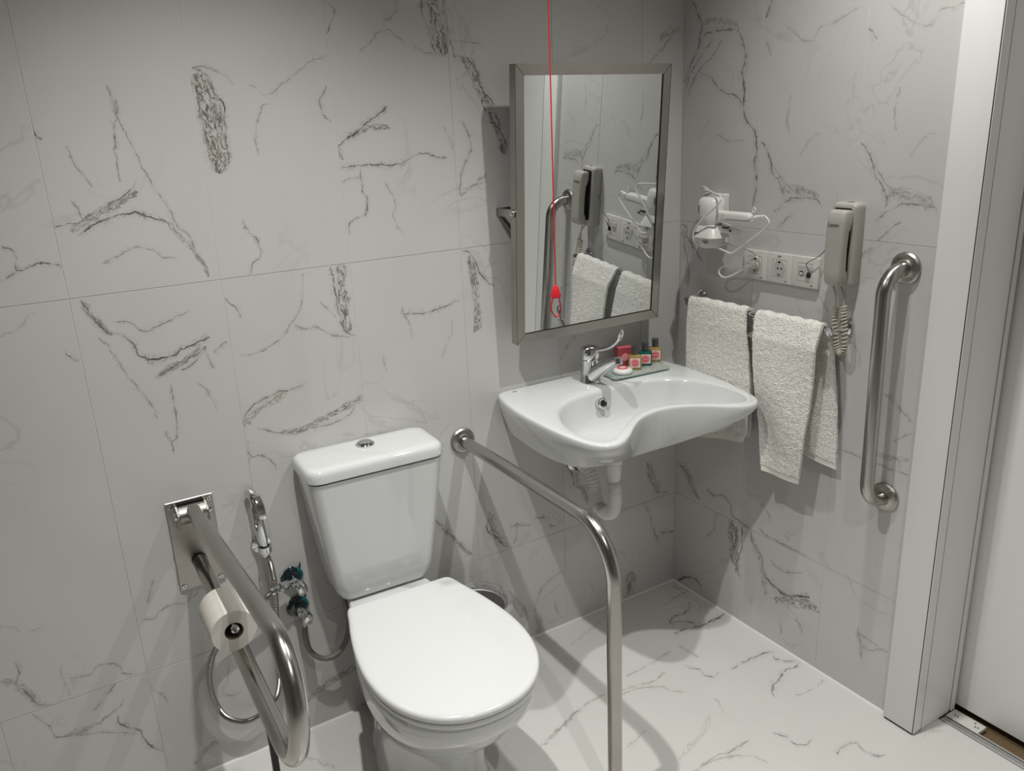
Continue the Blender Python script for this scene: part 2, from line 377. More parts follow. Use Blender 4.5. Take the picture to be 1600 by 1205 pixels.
  ('v',2.4,0.3,[(-427,1420),(-452,1452),(-477,1473),(-495,1456)]),
  ('v',2.4,0.3,[(-727,1420),(-752,1452),(-777,1473),(-795,1456)]),
  ('v',4.1,0.5,[(-4,1218),(-26,1208),(-30,1185),(-44,1171),(-69,1149),(-94,1118)]),
  ('b',20.8,0.4,[(-13,1201),(-28,1155),(-35,1107),(-37,1039)]),
  ('v',3.7,0.45,[(-20,1161),(-32,1128),(-41,1087),(-40,1034)]),
  ('v',5.2,0.5,[(-11,450),(-51,423),(-76,378),(-118,348)]),
  ('b',20.6,0.45,[(-32,453),(-63,412),(-100,357)]),
  ('v',4.3,0.5,[(-145,397),(-181,388),(-216,402),(-247,383),(-262,350),(-312,336),(-337,334)]),
  ('v',3.5,0.35,[(-184,336),(-186,287),(-141,211)]),
  ('b',26.5,0.75,[(-262,339),(-265,281),(-273,225),(-296,159)]),
  ('v',4.3,0.6,[(-294,335),(-302,273),(-286,199),(-301,154)]),
  ('v',4.6,0.5,[(-332,332),(-347,289),(-377,261),(-392,216),(-415,199)]),
  ('b',18.3,0.35,[(-330,324),(-358,276),(-381,233),(-402,144)]),
  ('v',5.7,0.75,[(-398,202),(-440,188),(-471,182),(-514,198),(-560,215)]),
  ('b',19.1,0.6,[(-431,146),(-504,176),(-544,188),(-597,191)]),
  ('v',3.4,0.45,[(-410,268),(-455,253),(-487,260),(-532,282)]),
  ('v',3.3,0.4,[(-365,436),(-391,419),(-403,384)]),
  ('v',3.2,0.4,[(-364,351),(-396,342),(-460,339),(-541,342)]),
  ('v',3.0,0.4,[(-710,196),(-728,166),(-754,159),(-783,176),(-809,182)]),
  ('v',2.4,0.4,[(-720,190),(-763,186),(-788,183)]),
  ('v',2.7,0.4,[(-716,207),(-728,166),(-737,119)]),
  ('v',3.2,0.4,[(-515,124),(-532,109),(-541,88)]),
  ('v',3.2,0.4,[(-462,88),(-469,48)]),
  ('v',7.6,0.6,[(-19,9),(-87,50),(-138,44)]),
  ('v',2.3,0.45,[(-721,869),(-757,852),(-802,816)]),
  ('v',2.1,0.35,[(-759,754),(-805,790)]),
  ('v',1.9,0.5,[(-614,688),(-708,683),(-810,681)]),
  ('b',10.1,0.35,[(-704,721),(-755,709),(-805,719)]),
  ('v',2.4,0.4,[(-613,975),(-641,958),(-651,914)]),
  ('b',9.8,0.35,[(-614,1158),(-627,1187),(-661,1215)]),
  ('v',2.5,0.3,[(-512,1088),(-529,1066),(-551,1036)]),
 ],
 'f': [
  ('v',4.3,0.5,[(-47,-133),(-103,-171),(-150,-168),(-187,-185)]),
  ('v',5.3,0.55,[(-187,-185),(-144,-203),(-126,-224),(-134,-253)]),
  ('v',6.2,0.6,[(-217,-239),(-177,-239),(-131,-250),(-66,-254),(17,-247)]),
  ('v',3.9,0.55,[(-292,-381),(-272,-403),(-276,-435),(-273,-444),(-232,-452)]),
  ('v',4.1,0.5,[(-198,-465),(-136,-458),(-70,-460),(-24,-481)]),
  ('v',4.2,0.5,[(-45,-478),(-52,-506),(-28,-530),(-5,-550)]),
  ('v',4.0,0.5,[(-7,-549),(-41,-557),(-73,-552),(-119,-569),(-164,-584),(-184,-606),(-183,-636)]),
  ('v',3.4,0.45,[(-516,-353),(-465,-358),(-427,-371),(-360,-359)]),
  ('v',3.3,0.4,[(-526,-365),(-462,-374),(-417,-398),(-399,-434),(-374,-458)]),
  ('v',3.1,0.35,[(-280,-297),(-372,-308),(-465,-313)]),
  ('v',3.0,0.45,[(-368,-685),(-430,-689),(-474,-680),(-560,-686)]),
  ('v',2.8,0.35,[(-546,-683),(-467,-695),(-428,-712),(-385,-777)]),
  ('v',3.4,0.5,[(-300,-704),(-279,-730),(-284,-760),(-278,-769),(-233,-778)]),
  ('v',3.2,0.5,[(-234,-844),(-180,-836),(-150,-846),(-162,-862),(-157,-890),(-133,-911)]),
  ('b',12.3,0.35,[(-819,-403),(-761,-387),(-714,-369),(-657,-351)]),
  ('v',3.2,0.45,[(-768,-388),(-716,-371),(-651,-349),(-584,-338),(-542,-334)]),
  ('b',11.5,0.18,[(-379,-562),(-441,-599),(-499,-618),(-559,-638)]),
  ('b',8.4,0.25,[(-324,-525),(-331,-552),(-351,-584)]),
  ('v',2.3,0.3,[(-556,-508),(-600,-523),(-642,-530)]),
  ('v',3.2,0.25,[(-505,-100),(-403,-66),(-302,-38)]),
  ('v',2.7,0.35,[(62,-937),(7,-926),(-73,-937)]),
  ('v',3.4,0.4,[(-244,-292),(-236,-332),(-230,-370)]),
  ('v',2.7,0.3,[(-1351,-90),(-1321,-116),(-1308,-149)]),
  ('v',3.4,0.3,[(-1317,-154),(-1300,-149),(-1289,-178)]),
  ('v',5.3,0.5,[(-28,-25),(-19,-62),(5,-84)]),
  ('v',4.3,0.4,[(-125,-101),(-48,-85),(7,-81)]),
  ('v',3.0,0.3,[(-20,-638),(-81,-648),(-140,-637)]),
 ],
}
# ------------------------------------------------------------------ marble tiles: veins of the printed tile faces, in mm on each surface
# (type, half width, strength, polyline)   v = single vein, b = streaky band, c = soft cloud
def split_mono(pts):
    """cut a polyline into runs that advance along their own chord"""
    if len(pts) < 3: return [pts]
    a, e = Vector(pts[0]), Vector(pts[-1]); d = e - a
    if d.length > 1:
        d.normalize(); s = [(Vector(p) - a).dot(d) for p in pts]
        bad = [i for i in range(1, len(s)) if s[i] <= s[i - 1] + 0.5]
        if not bad: return [pts]
    best = None
    for k in range(1, len(pts) - 1):
        u = (Vector(pts[k]) - Vector(pts[k - 1])).normalized(); v = (Vector(pts[k + 1]) - Vector(pts[k])).normalized()
        if best is None or u.dot(v) < best[0]: best = (u.dot(v), k)
    k = best[1]
    return split_mono(pts[:k + 1]) + split_mono(pts[k:])
RUNS = {}
for pl, lst in VEINS.items():
    RUNS[pl] = []
    for t, wd, dk, pts in lst:
        for run in split_mono(pts): RUNS[pl].append((t, wd / 1000.0, dk, [Vector((u / 1000.0, v / 1000.0)) for u, v in run]))

class NB:
    def __init__(s, nt): s.nt = nt; s.N = nt.nodes; s.L = nt.links
    def put(s, sock, val):
        if isinstance(val, bpy.types.NodeSocket): s.L.new(val, sock)
        elif val is not None: sock.default_value = val
    def math(s, op, a, b=None, c=None, clamp=False):
        n = s.N.new('ShaderNodeMath'); n.operation = op; n.use_clamp = clamp
        for i, x in enumerate((a, b, c)): s.put(n.inputs[i], x)
        return n.outputs[0]
    def dot(s, a, b):
        n = s.N.new('ShaderNodeVectorMath'); n.operation = 'DOT_PRODUCT'; s.put(n.inputs[0], a); s.put(n.inputs[1], b); return n.outputs['Value']
    def vadd(s, a, b):
        n = s.N.new('ShaderNodeVectorMath'); n.operation = 'ADD'; s.put(n.inputs[0], a); s.put(n.inputs[1], b); return n.outputs[0]
    def vmad(s, a, b, c):
        n = s.N.new('ShaderNodeVectorMath'); n.operation = 'MULTIPLY_ADD'; s.put(n.inputs[0], a); s.put(n.inputs[1], b); s.put(n.inputs[2], c); return n.outputs[0]
    def curve(s, x, pts):
        n = s.N.new('ShaderNodeFloatCurve'); c = n.mapping.curves[0]
        n.mapping.use_clip = True; n.mapping.extend = 'HORIZONTAL'
        while len(c.points) < len(pts): c.points.new(0.5, 0.5)
        for i, (a, b) in enumerate(pts): c.points[i].location = (a, b); c.points[i].handle_type = 'AUTO_CLAMPED'
        n.mapping.update(); s.put(n.inputs['Value'], x); return n.outputs[0]
    def noise(s, vec, scale, detail=2.0, dist=0.0, rough=0.5):
        n = s.N.new('ShaderNodeTexNoise'); s.put(n.inputs['Vector'], vec); n.inputs['Scale'].default_value = scale; n.inputs['Detail'].default_value = detail
        n.inputs['Distortion'].default_value = dist; n.inputs['Roughness'].default_value = rough; return n
    def rng(s, x, a, b, c, d, mode='SMOOTHSTEP'):
        n = s.N.new('ShaderNodeMapRange'); n.interpolation_type = mode
        for i, v in enumerate((x, a, b, c, d)): s.put(n.inputs[i], v)
        return n.outputs[0]
    def combine(s, x, y, z):
        n = s.N.new('ShaderNodeCombineXYZ'); s.put(n.inputs[0], x); s.put(n.inputs[1], y); s.put(n.inputs[2], z); return n.outputs[0]

def marble(name, plane, box, base, rough, generic=False):
    """printed marble face; box = (u0, v0, u1, v1) of the tile on its surface"""
    m, nt, bs = new_mat(name); b = NB(nt); rnd = random.Random(name)
    geo = nt.nodes.new('ShaderNodeNewGeometry'); sep = nt.nodes.new('ShaderNodeSeparateXYZ'); nt.links.new(geo.outputs['Position'], sep.inputs[0])
    ax = {'b': (0, 2), 'r': (1, 2), 'f': (0, 1)}[plane]
    P = b.combine(sep.outputs[ax[0]], sep.outputs[ax[1]], 0.0)
    n1 = b.noise(P, 24.0, 7.0, 0.0, 0.72)
    W = b.vmad(n1.outputs['Color'], (0.026, 0.026, 0.0), b.vadd(P, (-0.013, -0.013, 0.0)))
    brk = b.rng(b.noise(P, 38.0, 3.0).outputs[0], 0.36, 0.56, 0.30, 1.0)
    rid2 = b.rng(b.math('ABSOLUTE', b.math('SUBTRACT', b.noise(W, 42.0, 3.0, 0.6).outputs[0], 0.5)), 0.035, 0.0, 0.0, 1.0)
    acc = None
    u0, v0, u1, v1 = box
    runs = []
    for t, wd, dk, pts in RUNS.get(plane, []):
        us = [p.x for p in pts]; vs = [p.y for p in pts]; mg = wd * .3
        cu = sum(us) / len(us); cv = sum(vs) / len(vs)
        if max(us) < u0 - mg or min(us) > u1 + mg or max(vs) < v0 - mg or min(vs) > v1 + mg: continue
        # a vein belongs to the tile that holds most of it, prints do not run across joints
        inside = sum(1 for p in pts if u0 - .002 <= p.x <= u1 + .002 and v0 - .002 <= p.y <= v1 + .002)
        if inside * 2 < len(pts) and inside < 2: continue
        runs.append((t, wd, dk, pts))
    for t, wd, dk, pts in runs:
        a, e = pts[0], pts[-1]; d = e - a; Ln = max(d.length, .004); d = d.normalized(); nn = Vector((-d.y, d.x))
        st = [((p - a).dot(d) / Ln, (p - a).dot(nn)) for p in pts]
        st[0] = (0.0, st[0][1]); st[-1] = (1.0, st[-1][1])
        t0 = min(q[1] for q in st) - .004; R = max(q[1] for q in st) + .004 - t0
        s_ = b.math('MULTIPLY_ADD', b.dot(W, (d.x, d.y, 0)), 1 / Ln, -a.dot(d) / Ln)
        t_ = b.math('MULTIPLY_ADD', b.dot(W, (nn.x, nn.y, 0)), 1 / R, -(a.dot(nn) + t0) / R)
        cc = b.curve(s_, [(x, (y - t0) / R) for x, y in st])
        prof = [(0, 0.0), (.05 + .05 * rnd.random(), .75)] + [(x, .55 + .45 * rnd.random()) for x in (.3, .5, .7)] + [(.92, .7), (1, 0.0)]
        ww = b.curve(s_, prof)
        dist = b.math('ABSOLUTE', b.math('SUBTRACT', t_, cc))
        x = b.math('DIVIDE', dist, b.math('MULTIPLY_ADD', ww, wd / R, 1e-5))
        if t == 'v':
            core = b.rng(x, 1.15, 0.15, 0.0, dk * 1.5)
            halo = b.math('MULTIPLY', b.rng(x, 6.0, 0.8, 0.0, dk * 0.75), b.math('MULTIPLY_ADD', rid2, 0.85, 0.15))
            I = b.math('MULTIPLY', b.math('MAXIMUM', core, halo), brk)
        elif t == 'b':
            mask = b.rng(x, 1.15, 0.45, 0.0, dk)
            sv = b.combine(b.math('MULTIPLY', s_, Ln * 30), b.math('MULTIPLY', t_, R * 120), rnd.random() * 50)
            nz = b.noise(sv, 1.0, 4.0, 1.1, 0.6)
            rid = b.rng(b.math('ABSOLUTE', b.math('SUBTRACT', nz.outputs[0], 0.5)), 0.075, 0.0, 0.08, 1.4)
            I = b.math('MULTIPLY', mask, rid)
        else:
            mask = b.rng(x, 1.2, 0.2, 0.0, dk)
            I = b.math('MULTIPLY', mask, b.rng(b.noise(W, 95.0, 4.0, 0.4).outputs[0], 0.38, 0.62, 0.12, 0.85))
        acc = I if acc is None else b.math('MAXIMUM', acc, I)
    # faint grey veining that every face carries
    nv = b.noise(P, 3.1, 5.0, 1.2)
    faint = b.rng(b.math('ABSOLUTE', b.math('SUBTRACT', nv.outputs[0], 0.5)), 0.012, 0.0, 0.0, 0.75 if generic else 0.16)
    faint = b.math('MULTIPLY', faint, b.rng(b.noise(P, 2.3, 2.0).outputs[0], 0.48, 0.62, 0.0, 1.0))
    acc = faint if acc is None else b.math('MAXIMUM', acc, faint)
    acc = b.math('MINIMUM', acc, 0.92)
    mix = nt.nodes.new('ShaderNodeMix'); mix.data_type = 'RGBA'
    tone = nt.nodes.new('ShaderNodeMix'); tone.data_type = 'RGBA'
    b.put(tone.inputs[0], b.rng(b.noise(P, 2.6, 3.0).outputs[0], .3, .7, 0, 1)); tone.inputs[6].default_value = (*[c * .97 for c in base], 1); tone.inputs[7].default_value = (*[min(1, c * 1.03) for c in base], 1)
    vc = nt.nodes.new('ShaderNodeMix'); vc.data_type = 'RGBA'
    b.put(vc.inputs[0], b.rng(b.noise(P, 7.0, 2.0).outputs[0], .48, .66, 0, 1)); vc.inputs[6].default_value = (0.06, 0.058, 0.055, 1); vc.inputs[7].default_value = (0.16, 0.125, 0.08, 1)
    b.put(mix.inputs[0], acc); nt.links.new(tone.outputs[2], mix.inputs[6]); nt.links.new(vc.outputs[2], mix.inputs[7])
    nt.links.new(mix.outputs[2], bs.inputs['Base Color'])
    bs.inputs['Roughness'].default_value = rough
    return m
WALLC = (0.60, 0.594, 0.578); FLOORC = (0.69, 0.68, 0.655)
# ------------------------------------------------------------------ the room
GAPS = {'b': .0006, 'r': .0006, 'f': .0004}; DEP = {'b': .0012, 'r': .0012, 'f': .0005}; GAP = .0004
def tiles(parent, plane, us, vs, base, rough, skip=None, hid=None):
    k = 0; GAP = GAPS[plane]; T = DEP[plane]
    for i in range(len(us) - 1):
        for j in range(len(vs) - 1):
            u0, u1, v0, v1 = us[i] + GAP, us[i + 1] - GAP, vs[j] + GAP, vs[j + 1] - GAP
            if skip and skip(u0, u1, v0, v1): continue
            if plane == 'b': lo, hi = (u0, 0, v0), (u1, T, v1)
            elif plane == 'r': lo, hi = (0, u0, v0), (T, u1, v1)
            else: lo, hi = (u0, v0, -T), (u1, v1, 0)
            g = G().box(lo, hi, 0.0004 if plane != 'f' else .0002, 1)
            hidden = hid and hid(u0, u1, v0, v1)
            m = GENERIC[plane] if hidden else marble('marble_tile_%s_%d' % (plane, k), plane, (u0, v0, u1, v1), base, rough)
            obj('tile', g, m, parent, 0); k += 1
GENERIC = {pl: marble('marble_plain_' + pl, pl, (90, 90, 91, 91), FLOORC if pl == 'f' else WALLC, .3, True) for pl in 'brf'}

ZR = [0.0, 0.3338, 1.2288, 2.1238, 2.5]
XV = [-3.3, -2.2506, -1.9506, -1.6506, -1.3506, -1.0506, -0.7506, -0.4506, -0.1506, 0.0]
wb = struct('wall_back', G().box((-3.3, .0012, 0), (.0012, .10, 2.5)), GROUT)
tiles(wb, 'b', XV, ZR, WALLC, 0.30, hid=lambda a, b_, c, d: c > 2.1 or b_ < -1.99)
wr = struct('wall_right', G().box((.0012, -.898, 0), (.12, .10, 2.5)).box((.002, -1.80, 2.10), (.12, -.898, 2.5)).box((.002, -3.4, 0), (.12, -1.80, 2.5)), GROUT)
tiles(wr, 'r', [-.898, -.5939, -.2939, -.0009], ZR, WALLC, 0.30, hid=lambda a, b_, c, d: c > 2.1)
obj('plain_face', G().box((0, -3.3, 0), (.002, -1.88, 2.5)).box((0, -1.88, 2.18), (.002, -.90, 2.5)), GENERIC['r'], wr, 0)
GREYW = marble('marble_grey_tile', 'r', (90, 90, 91, 91), (.42, .415, .40), .35, True)
struct('wall_left', G().box((-3.4, -3.4, 0), (-3.3, .10, 2.5)), GREYW)
struct('wall_front', G().box((-3.3, -3.4, 0), (.002, -3.3, 2.5)), GREYW)
struct('light_block_panel', G().box((.30, -2.2, -.1), (.34, -.5, 2.5)), PAINT)  # unseen panel added behind the door to block stray world light
fl = struct('floor', G().box((-3.3, -3.3, -.10), (.093, 0.0, -.0005)), GROUT)
XF = [-3.3, -1.893, -1.560, -1.227, -.894, -.561, -.228, 0.0]
YF = [-3.3, -1.948, -1.298, -.648, 0.0]
tiles(fl, 'f', XF, YF, FLOORC, 0.28, hid=lambda a, b_, c, d: b_ < -1.6 or d < -1.3)
obj('tile', G().box((GAP, -1.80, -.0005), (.092, -.912, 0), .0002, 1), marble('marble_threshold', 'f', (0, -1.8, .09, -.912), FLOORC, .28), fl, 0)
obj('door_pit', G().box((.093, -1.9, -.03), (.30, -.80, -.014)), BROWN, fl, 0)
st = G()
for k in range(4): st.box((.094 + k * .0075, -1.80, -.014), (.099 + k * .0075, -.913, .003 if k in (0, 3) else .0005), .0006, 1)
st.box((.094, -1.80, -.014), (.1215, -.913, -.004))
obj('threshold_strip', st, ALU, fl, 0, label='ribbed aluminium threshold strip')
gb = obj('door_guide', G().box((.118, -.998, -.006), (.158, -.914, .004), .001, 1).xf(Matrix.Identity(4)), WPLAST, fl, 30, label='white plastic door guide block')
dots = G()
for (x, y) in ((.136, -.928), (.134, -.936), (.147, -.975), (.134, -.982), (.136, -.988)): dots.lathe([(.0022, .0), (.0022, .0006)], (x, y, .004), (0, 0, 1), 10)
obj('screw_holes', dots, DARK, gb, 0)
obj('caulk', G().rings([[(0, y, 0), (-.0045, y, 0), (0, y, .004)] for y in (-.826, 0)]), CAULK, fl, 0)
obj('caulk', G().rings([[(x, 0, 0), (x, -.0045, 0), (x, 0, .004)] for x in (-2.2, 0)]), CAULK, fl, 0)
struct('ceiling', G().box((-3.4, -3.4, 2.5), (.30, .10, 2.6)), CEILM)
# door casing, jamb and sliding leaf
t1 = struct('trim_1', G().box((-.020, -.908, .006), (.002, -.826, 2.18), .0012, 2).box((-.020, -1.88, 2.10), (.002, -.908, 2.18), .0012, 2), PAINT, 30)
obj('casing_edge', G().box((-.0185, -.9105, .006), (.0125, -.9082, 2.10), .0006, 1), PAINT, t1, 0)
obj('corner_line', G().box((-.0203, -.9087, .006), (-.0188, -.9076, 2.10)), DARK, t1, 0)
obj('shadow_gap', G().box((-.018, -.905, .0005), (0.0, -.828, .006)), DARK, t1, 0)
t2 = struct('trim_2', G().box((.0145, -.9095, .001), (.1385, -.8985, 2.10), .0008, 1), PAINT, 30)
obj('door_stop', G().box((.1405, -.913, .004), (.1575, -.8985, 2.10), .0012, 1), PAINT, t2, 30)
obj('groove', G().box((.0126, -.9101, .001), (.0144, -.899, 2.10)).box((.1386, -.909, .001), (.1404, -.899, 2.10)), DARK, t2, 0)
struct('door_1', G().box((.166, -1.95, .014), (.206, -.78, 2.12), .0015, 2), DOORM, 30)
obj('shadow_gap', G().box((.1578, -.908, .004), (.166, -.899, 2.10)), DARK, t2, 0)
struct('trim_3', G().box((-.020, -1.88, .006), (.002, -1.80, 2.10), .0012, 2).box((.002, -1.80, .001), (.158, -1.79, 2.10)), PAINT, 30)

# ------------------------------------------------------------------ ceiling downlights, the last one added to house the fill lamp
for k, (lp, where) in enumerate(((LIGHT_A, 'nearest the washbasin'), (LIGHT_B, 'above the toilet'), (FILL_C, 'added as fill, furthest from the tiled back wall'))):
    d = thing('downlight', 'round recessed ceiling downlight ' + where, 'downlight', (lp[0], lp[1], 2.5), 'ceiling downlights')
    obj('trim_ring', G().rings([[(lp[0] + r * math.cos(2 * PI * a / 32), lp[1] + r * math.sin(2 * PI * a / 32), z) for a in range(32)] for r, z in ((.062, 2.4995), (.062, 2.494), (.052, 2.490), (.048, 2.494), (.048, 2.4995))], loop=True), PAINT, d)
    obj('diffuser', G().lathe([(.0475, 0), (.0475, .003)], (lp[0], lp[1], 2.4955), (0, 0, 1)), WPLAST, d)

# ------------------------------------------------------------------ toilet
TX = -1.078; TY = 0.0
toilet = thing('toilet', 'white close-coupled ceramic toilet with its lid closed', 'toilet', (TX, TY, 0), rotz=math.radians(-2.3))
def dring(half, z, n=20):
    """mirror a half outline (half width, depth) into a closed ring at height z, starting at the back"""
    pts = [Vector((u, v, 0)) for u, v in half]
    sp = spline(pts, 4)
    L_ = [(p.x, p.y, z) for p in sp]
    return L_ + [(-x, y, zz) for x, y, zz in reversed(L_) if abs(x) > 1e-6]
LID = [(.118, -.205), (.130, -.209), (.138, -.225), (.147, -.262), (.160, -.310), (.173, -.372), (.1815, -.435), (.183, -.49), (.177, -.545), (.162, -.596), (.137, -.640), (.103, -.674), (.062, -.696), (.020, -.7045), (0, -.705)]
def inset(half, d, cv=-.45):
    out = []
    for u, v in half:
        r = math.hypot(u, v - cv); k = max(r - d, 0) / r if r else 0
        out.append((u * k, cv + (v - cv) * k))
    return out
g = G(); R_ = []
for d_, z in ((.006, .4380), (.001, .4395), (0, .443), (0, .4475), (.0015, .4515), (.006, .454), (.016, .4548)): R_.append(dring(inset(LID, d_), z))
g.rings(R_); obj('lid', g, SEATPL, toilet, 60, True)
g = G(); R_ = []
for d_, z in ((.008, .4215), (.004, .423), (.003, .426), (.003, .432), (.007, .4350)): R_.append(dring(inset(LID, d_), z))
g.rings(R_); obj('seat', g, SEATPL, toilet, 60, True)
# bowl: rim outline flowing down to a waisted pedestal
def bowl_ring(k, z, back, front, wmax):
    half = []
    n = 15
    for i in range(n):
        u, v = LID[i]
        vv = back + (v + .205) / (-.705 + .205) * (front - back)
        half.append((u * wmax / .183, vv))
    return dring(half, z)
g = G()
g.rings([bowl_ring(1, *a) for a in ((.0, -.14, -.56, .125), (.02, -.14, -.56, .122), (.05, -.13, -.545, .108), (.13, -.12, -.53, .100), (.20, -.12, -.53, .104), (.235, -.13, -.545, .118), (.265, -.15, -.585, .140), (.30, -.17, -.63, .158), (.34, -.185, -.665, .170), (.375, -.195, -.688, .176), (.405, -.20, -.695, .178), (.4165, -.203, -.692, .175), (.4195, -.21, -.680, .165))])
obj('bowl', g, CERAMIC, toilet, 60, True)
# rear deck that carries the cistern
g = G(); R_ = []
for hx, y0, y1, z, r in ((.085, -.035, -.20, .0, .03), (.080, -.035, -.22, .06, .03), (.075, -.035, -.22, .20, .03), (.095, -.03, -.23, .30, .03), (.118, -.025, -.235, .37, .025), (.126, -.02, -.240, .398, .02), (.126, -.02, -.240, .410, .02), (.120, -.026, -.234, .4165, .016)):
    R_.append([(x * (.62 + .38 * min(1, abs(y) / .22)), y, z) for x, y in rrect(0, (y0 + y1) / 2, hx, abs(y1 - y0) / 2, r)])
g.rings(R_); obj('rear_deck', g, CERAMIC, toilet, 50, True)
for s in (-1, 1):
    obj('hinge', G().lathe([(.009, 0), (.0125, .003), (.0125, .022), (.009, .026)], (s * .075 - s * .0, -.1995, .4165), (0, 0, 1), 16), SEATPL, toilet, 40, True)
# cistern
g = G(); R_ = []
for t in [i / 14 for i in range(15)]:
    z = .4215 + (.7545 - .4215) * t
    hx = .122 + (.1675 - .122) * (t ** .85); yf = -.138 - .0255 * t; e = 0
    if t < .08: e = (.08 - t) / .08 * .010
    R_.append([(x - .003, y, z) for x, y in rrect(0, (-.012 + yf) / 2, hx - e, abs(yf + .012) / 2 - e, .026)])
g.rings(R_); cis = obj('cistern', g, CERAMIC, toilet, 50, True)
g = G(); R_ = []
for e, z, r in ((.004, .7585, .032), (.0, .7605, .034), (.0, .762, .034), (.0, .778, .034), (.002, .784, .034), (.006, .7885, .030), (.012, .7908, .026), (.03, .7915, .02)):
    R_.append([(x - .003, y, z) for x, y in rrect(0, -.086, .1725 - e, .082 - e, r)])
g.rings(R_); cl = obj('cistern_lid', g, CERAMIC, toilet, 50, True)
obj('lid_gap', G().rings([[(x - .003, y, z) for x, y in rrect(0, -.086, .162, .0715, .026)] for z in (.7540, .7588)]), DARK, cl, 0, True)
bx, by = -.001, -.063
g = G().lathe([(.0235, 0), (.0235, .003), (.021, .0055), (.0175, .0055), (.017, .003), (.0, .003)], (bx, by, .7912), (0, 0, 1), 36)
fb = obj('flush_button', g, CHROME, toilet, 30, True)
half = [(.0165 * math.cos(a), .0165 * math.sin(a)) for a in [PI * k / 16 for k in range(17)]]
for s in (1, -1):
    R_ = [[(bx + x * k, by + s * (y * k + .0007), z) for x, y in half] for k, z in ((1, .794), (1, .7985), (.9, .8005), (.6, .8012))]
    obj('button_half', G().rings(R_), CHROME, fb, 30, True)
sg = G().box((-.1585, -.112, .640), (-.1565, -.088, .690))
sgm = Matrix.Translation(Vector((-.157, -.1, .665))) @ Matrix.Rotation(math.radians(-6.5), 4, 'Y') @ Matrix.Translation(Vector((.157, .1, -.665)))
sk = obj('sticker', sg.xf(sgm), STICK, toilet, 0, True, label='small white sticker with black bars')
si = G().box((-.1592, -.108, .655), (-.1585, -.103, .684)).box((-.1592, -.100, .651), (-.1585, -.096, .680)).box((-.1592, -.094, .645), (-.1585, -.091, .660))
obj('print', si.xf(sgm), INK, sk, 0, True)

# ------------------------------------------------------------------ washbasin
BX = -.39
basin = thing('washbasin', 'white wall-hung ceramic washbasin with a scooped front edge', 'washbasin', (BX, 0, .60))
OUT = [(0, -.002), (.14, -.002), (.262, -.002), (.278, -.010), (.294, -.06), (.305, -.14), (.305, -.22), (.301, -.30), (.292, -.37), (.279, -.42), (.260, -.450), (.235, -.463), (.205, -.460), (.17, -.442), (.13, -.410), (.085, -.378), (.04, -.360), (0, -.355)]
INN = [(0, -.148), (.08, -.150), (.15, -.167), (.205, -.205), (.238, -.255), (.260, -.315), (.263, -.375), (.250, -.418), (.225, -.434), (.195, -.427), (.16, -.404), (.12, -.374), (.08, -.349), (.04, -.334), (0, -.329)]
def polar(half, cv, N):
    """radius as a function of angle about (0, cv) for the mirrored outline"""
    sp = spline([Vector((u, v, 0)) for u, v in half], 8); L_ = [(math.atan2(-(p.y - cv), p.x), p.x, p.y) for p in sp]
    tab = [(PI / 2 - math.atan2(p.y - cv, p.x), math.hypot(p.x, p.y - cv)) for p in sp]
    tab.sort()
    out = []
    for k in range(N):
        a = 2 * PI * k / N
        aa = a if a <= PI else 2 * PI - a
        r = tab[0][1]
        for (a0, r0), (a1, r1) in zip(tab, tab[1:]):
            if a0 <= aa <= a1: r = r0 + (r1 - r0) * ((aa - a0) / (a1 - a0) if a1 > a0 else 0); break
            if aa > a1: r = r1
        out.append((r * math.sin(a), cv + r * math.cos(a)))
    return out
NS = 160; CV = -.245
LOW = [(0, -.002), (.12, -.002), (.236, -.002), (.248, -.010), (.262, -.06), (.268, -.14), (.264, -.22), (.250, -.285), (.222, -.328), (.17, -.343), (.10, -.346), (.05, -.345), (0, -.344)]
po = polar(OUT, CV, NS); pi_ = polar(INN, CV, NS); pl_ = polar(LOW, CV, NS)
def rimz(v): return .826 - .021 * min(1, abs(v) / .45)
def lerp(a, b, t): return a + (b - a) * t
def sring(kind, k, dz):
    out = []
    for (uo, vo), (ui, vi), (ul, vl) in zip(po, pi_, pl_):
        if kind == 'top': u, v = lerp(uo, ui, k), lerp(vo, vi, k); z = rimz(v) + dz
        elif kind == 'in':
            u, v = ui * k, CV + (vi - CV) * k + (1 - k) * .02; z = rimz(vi) * k + rimz(CV) * (1 - k) + dz
        else:
            if k >= 0: u, v = lerp(uo, ul, k), lerp(vo, vl, k); z = rimz(lerp(vo, vl, k)) + dz
            else: u, v = ul * (1 + k), (-.15 + (vl + .15) * (1 + k)) if vl < -.004 else vl; z = lerp(rimz(vl), .815, -k) + dz
        out.append((BX + u, v, z))
    return out
rings = [sring('out', k, z) for k, z in ((-.95, -.134), (-.6, -.133), (-.3, -.130), (-.12, -.125), (-.04, -.120), (1.0, -.114), (.9, -.107), (.72, -.094), (.5, -.076), (.3, -.058), (.14, -.040), (.05, -.026), (.01, -.016), (0, -.009))]
rings += [sring('top', k, z) for k, z in ((.012, -.004), (.05, -.0012), (.12, 0), (.45, 0), (.80, 0), (.92, -.0008), (.97, -.003))]
rings += [sring('in', k, z) for k, z in ((1.0, -.006), (.985, -.014), (.965, -.028), (.93, -.05), (.88, -.072), (.80, -.088), (.66, -.099), (.45, -.105), (.22, -.108), (.08, -.109))]
obj('basin', G().rings(rings), CERAMIC, basin, 60)
obj('drain_cover', G().lathe([(.030, 0), (.032, .002), (.028, .005), (.0, .006)], (BX, -.270, .7045), (0, 0, 1)), CHROME, basin, 30)
ho = Vector((BX - .036, -.1625, .7835)); hn = Vector((.0, -.96, .30)).normalized()
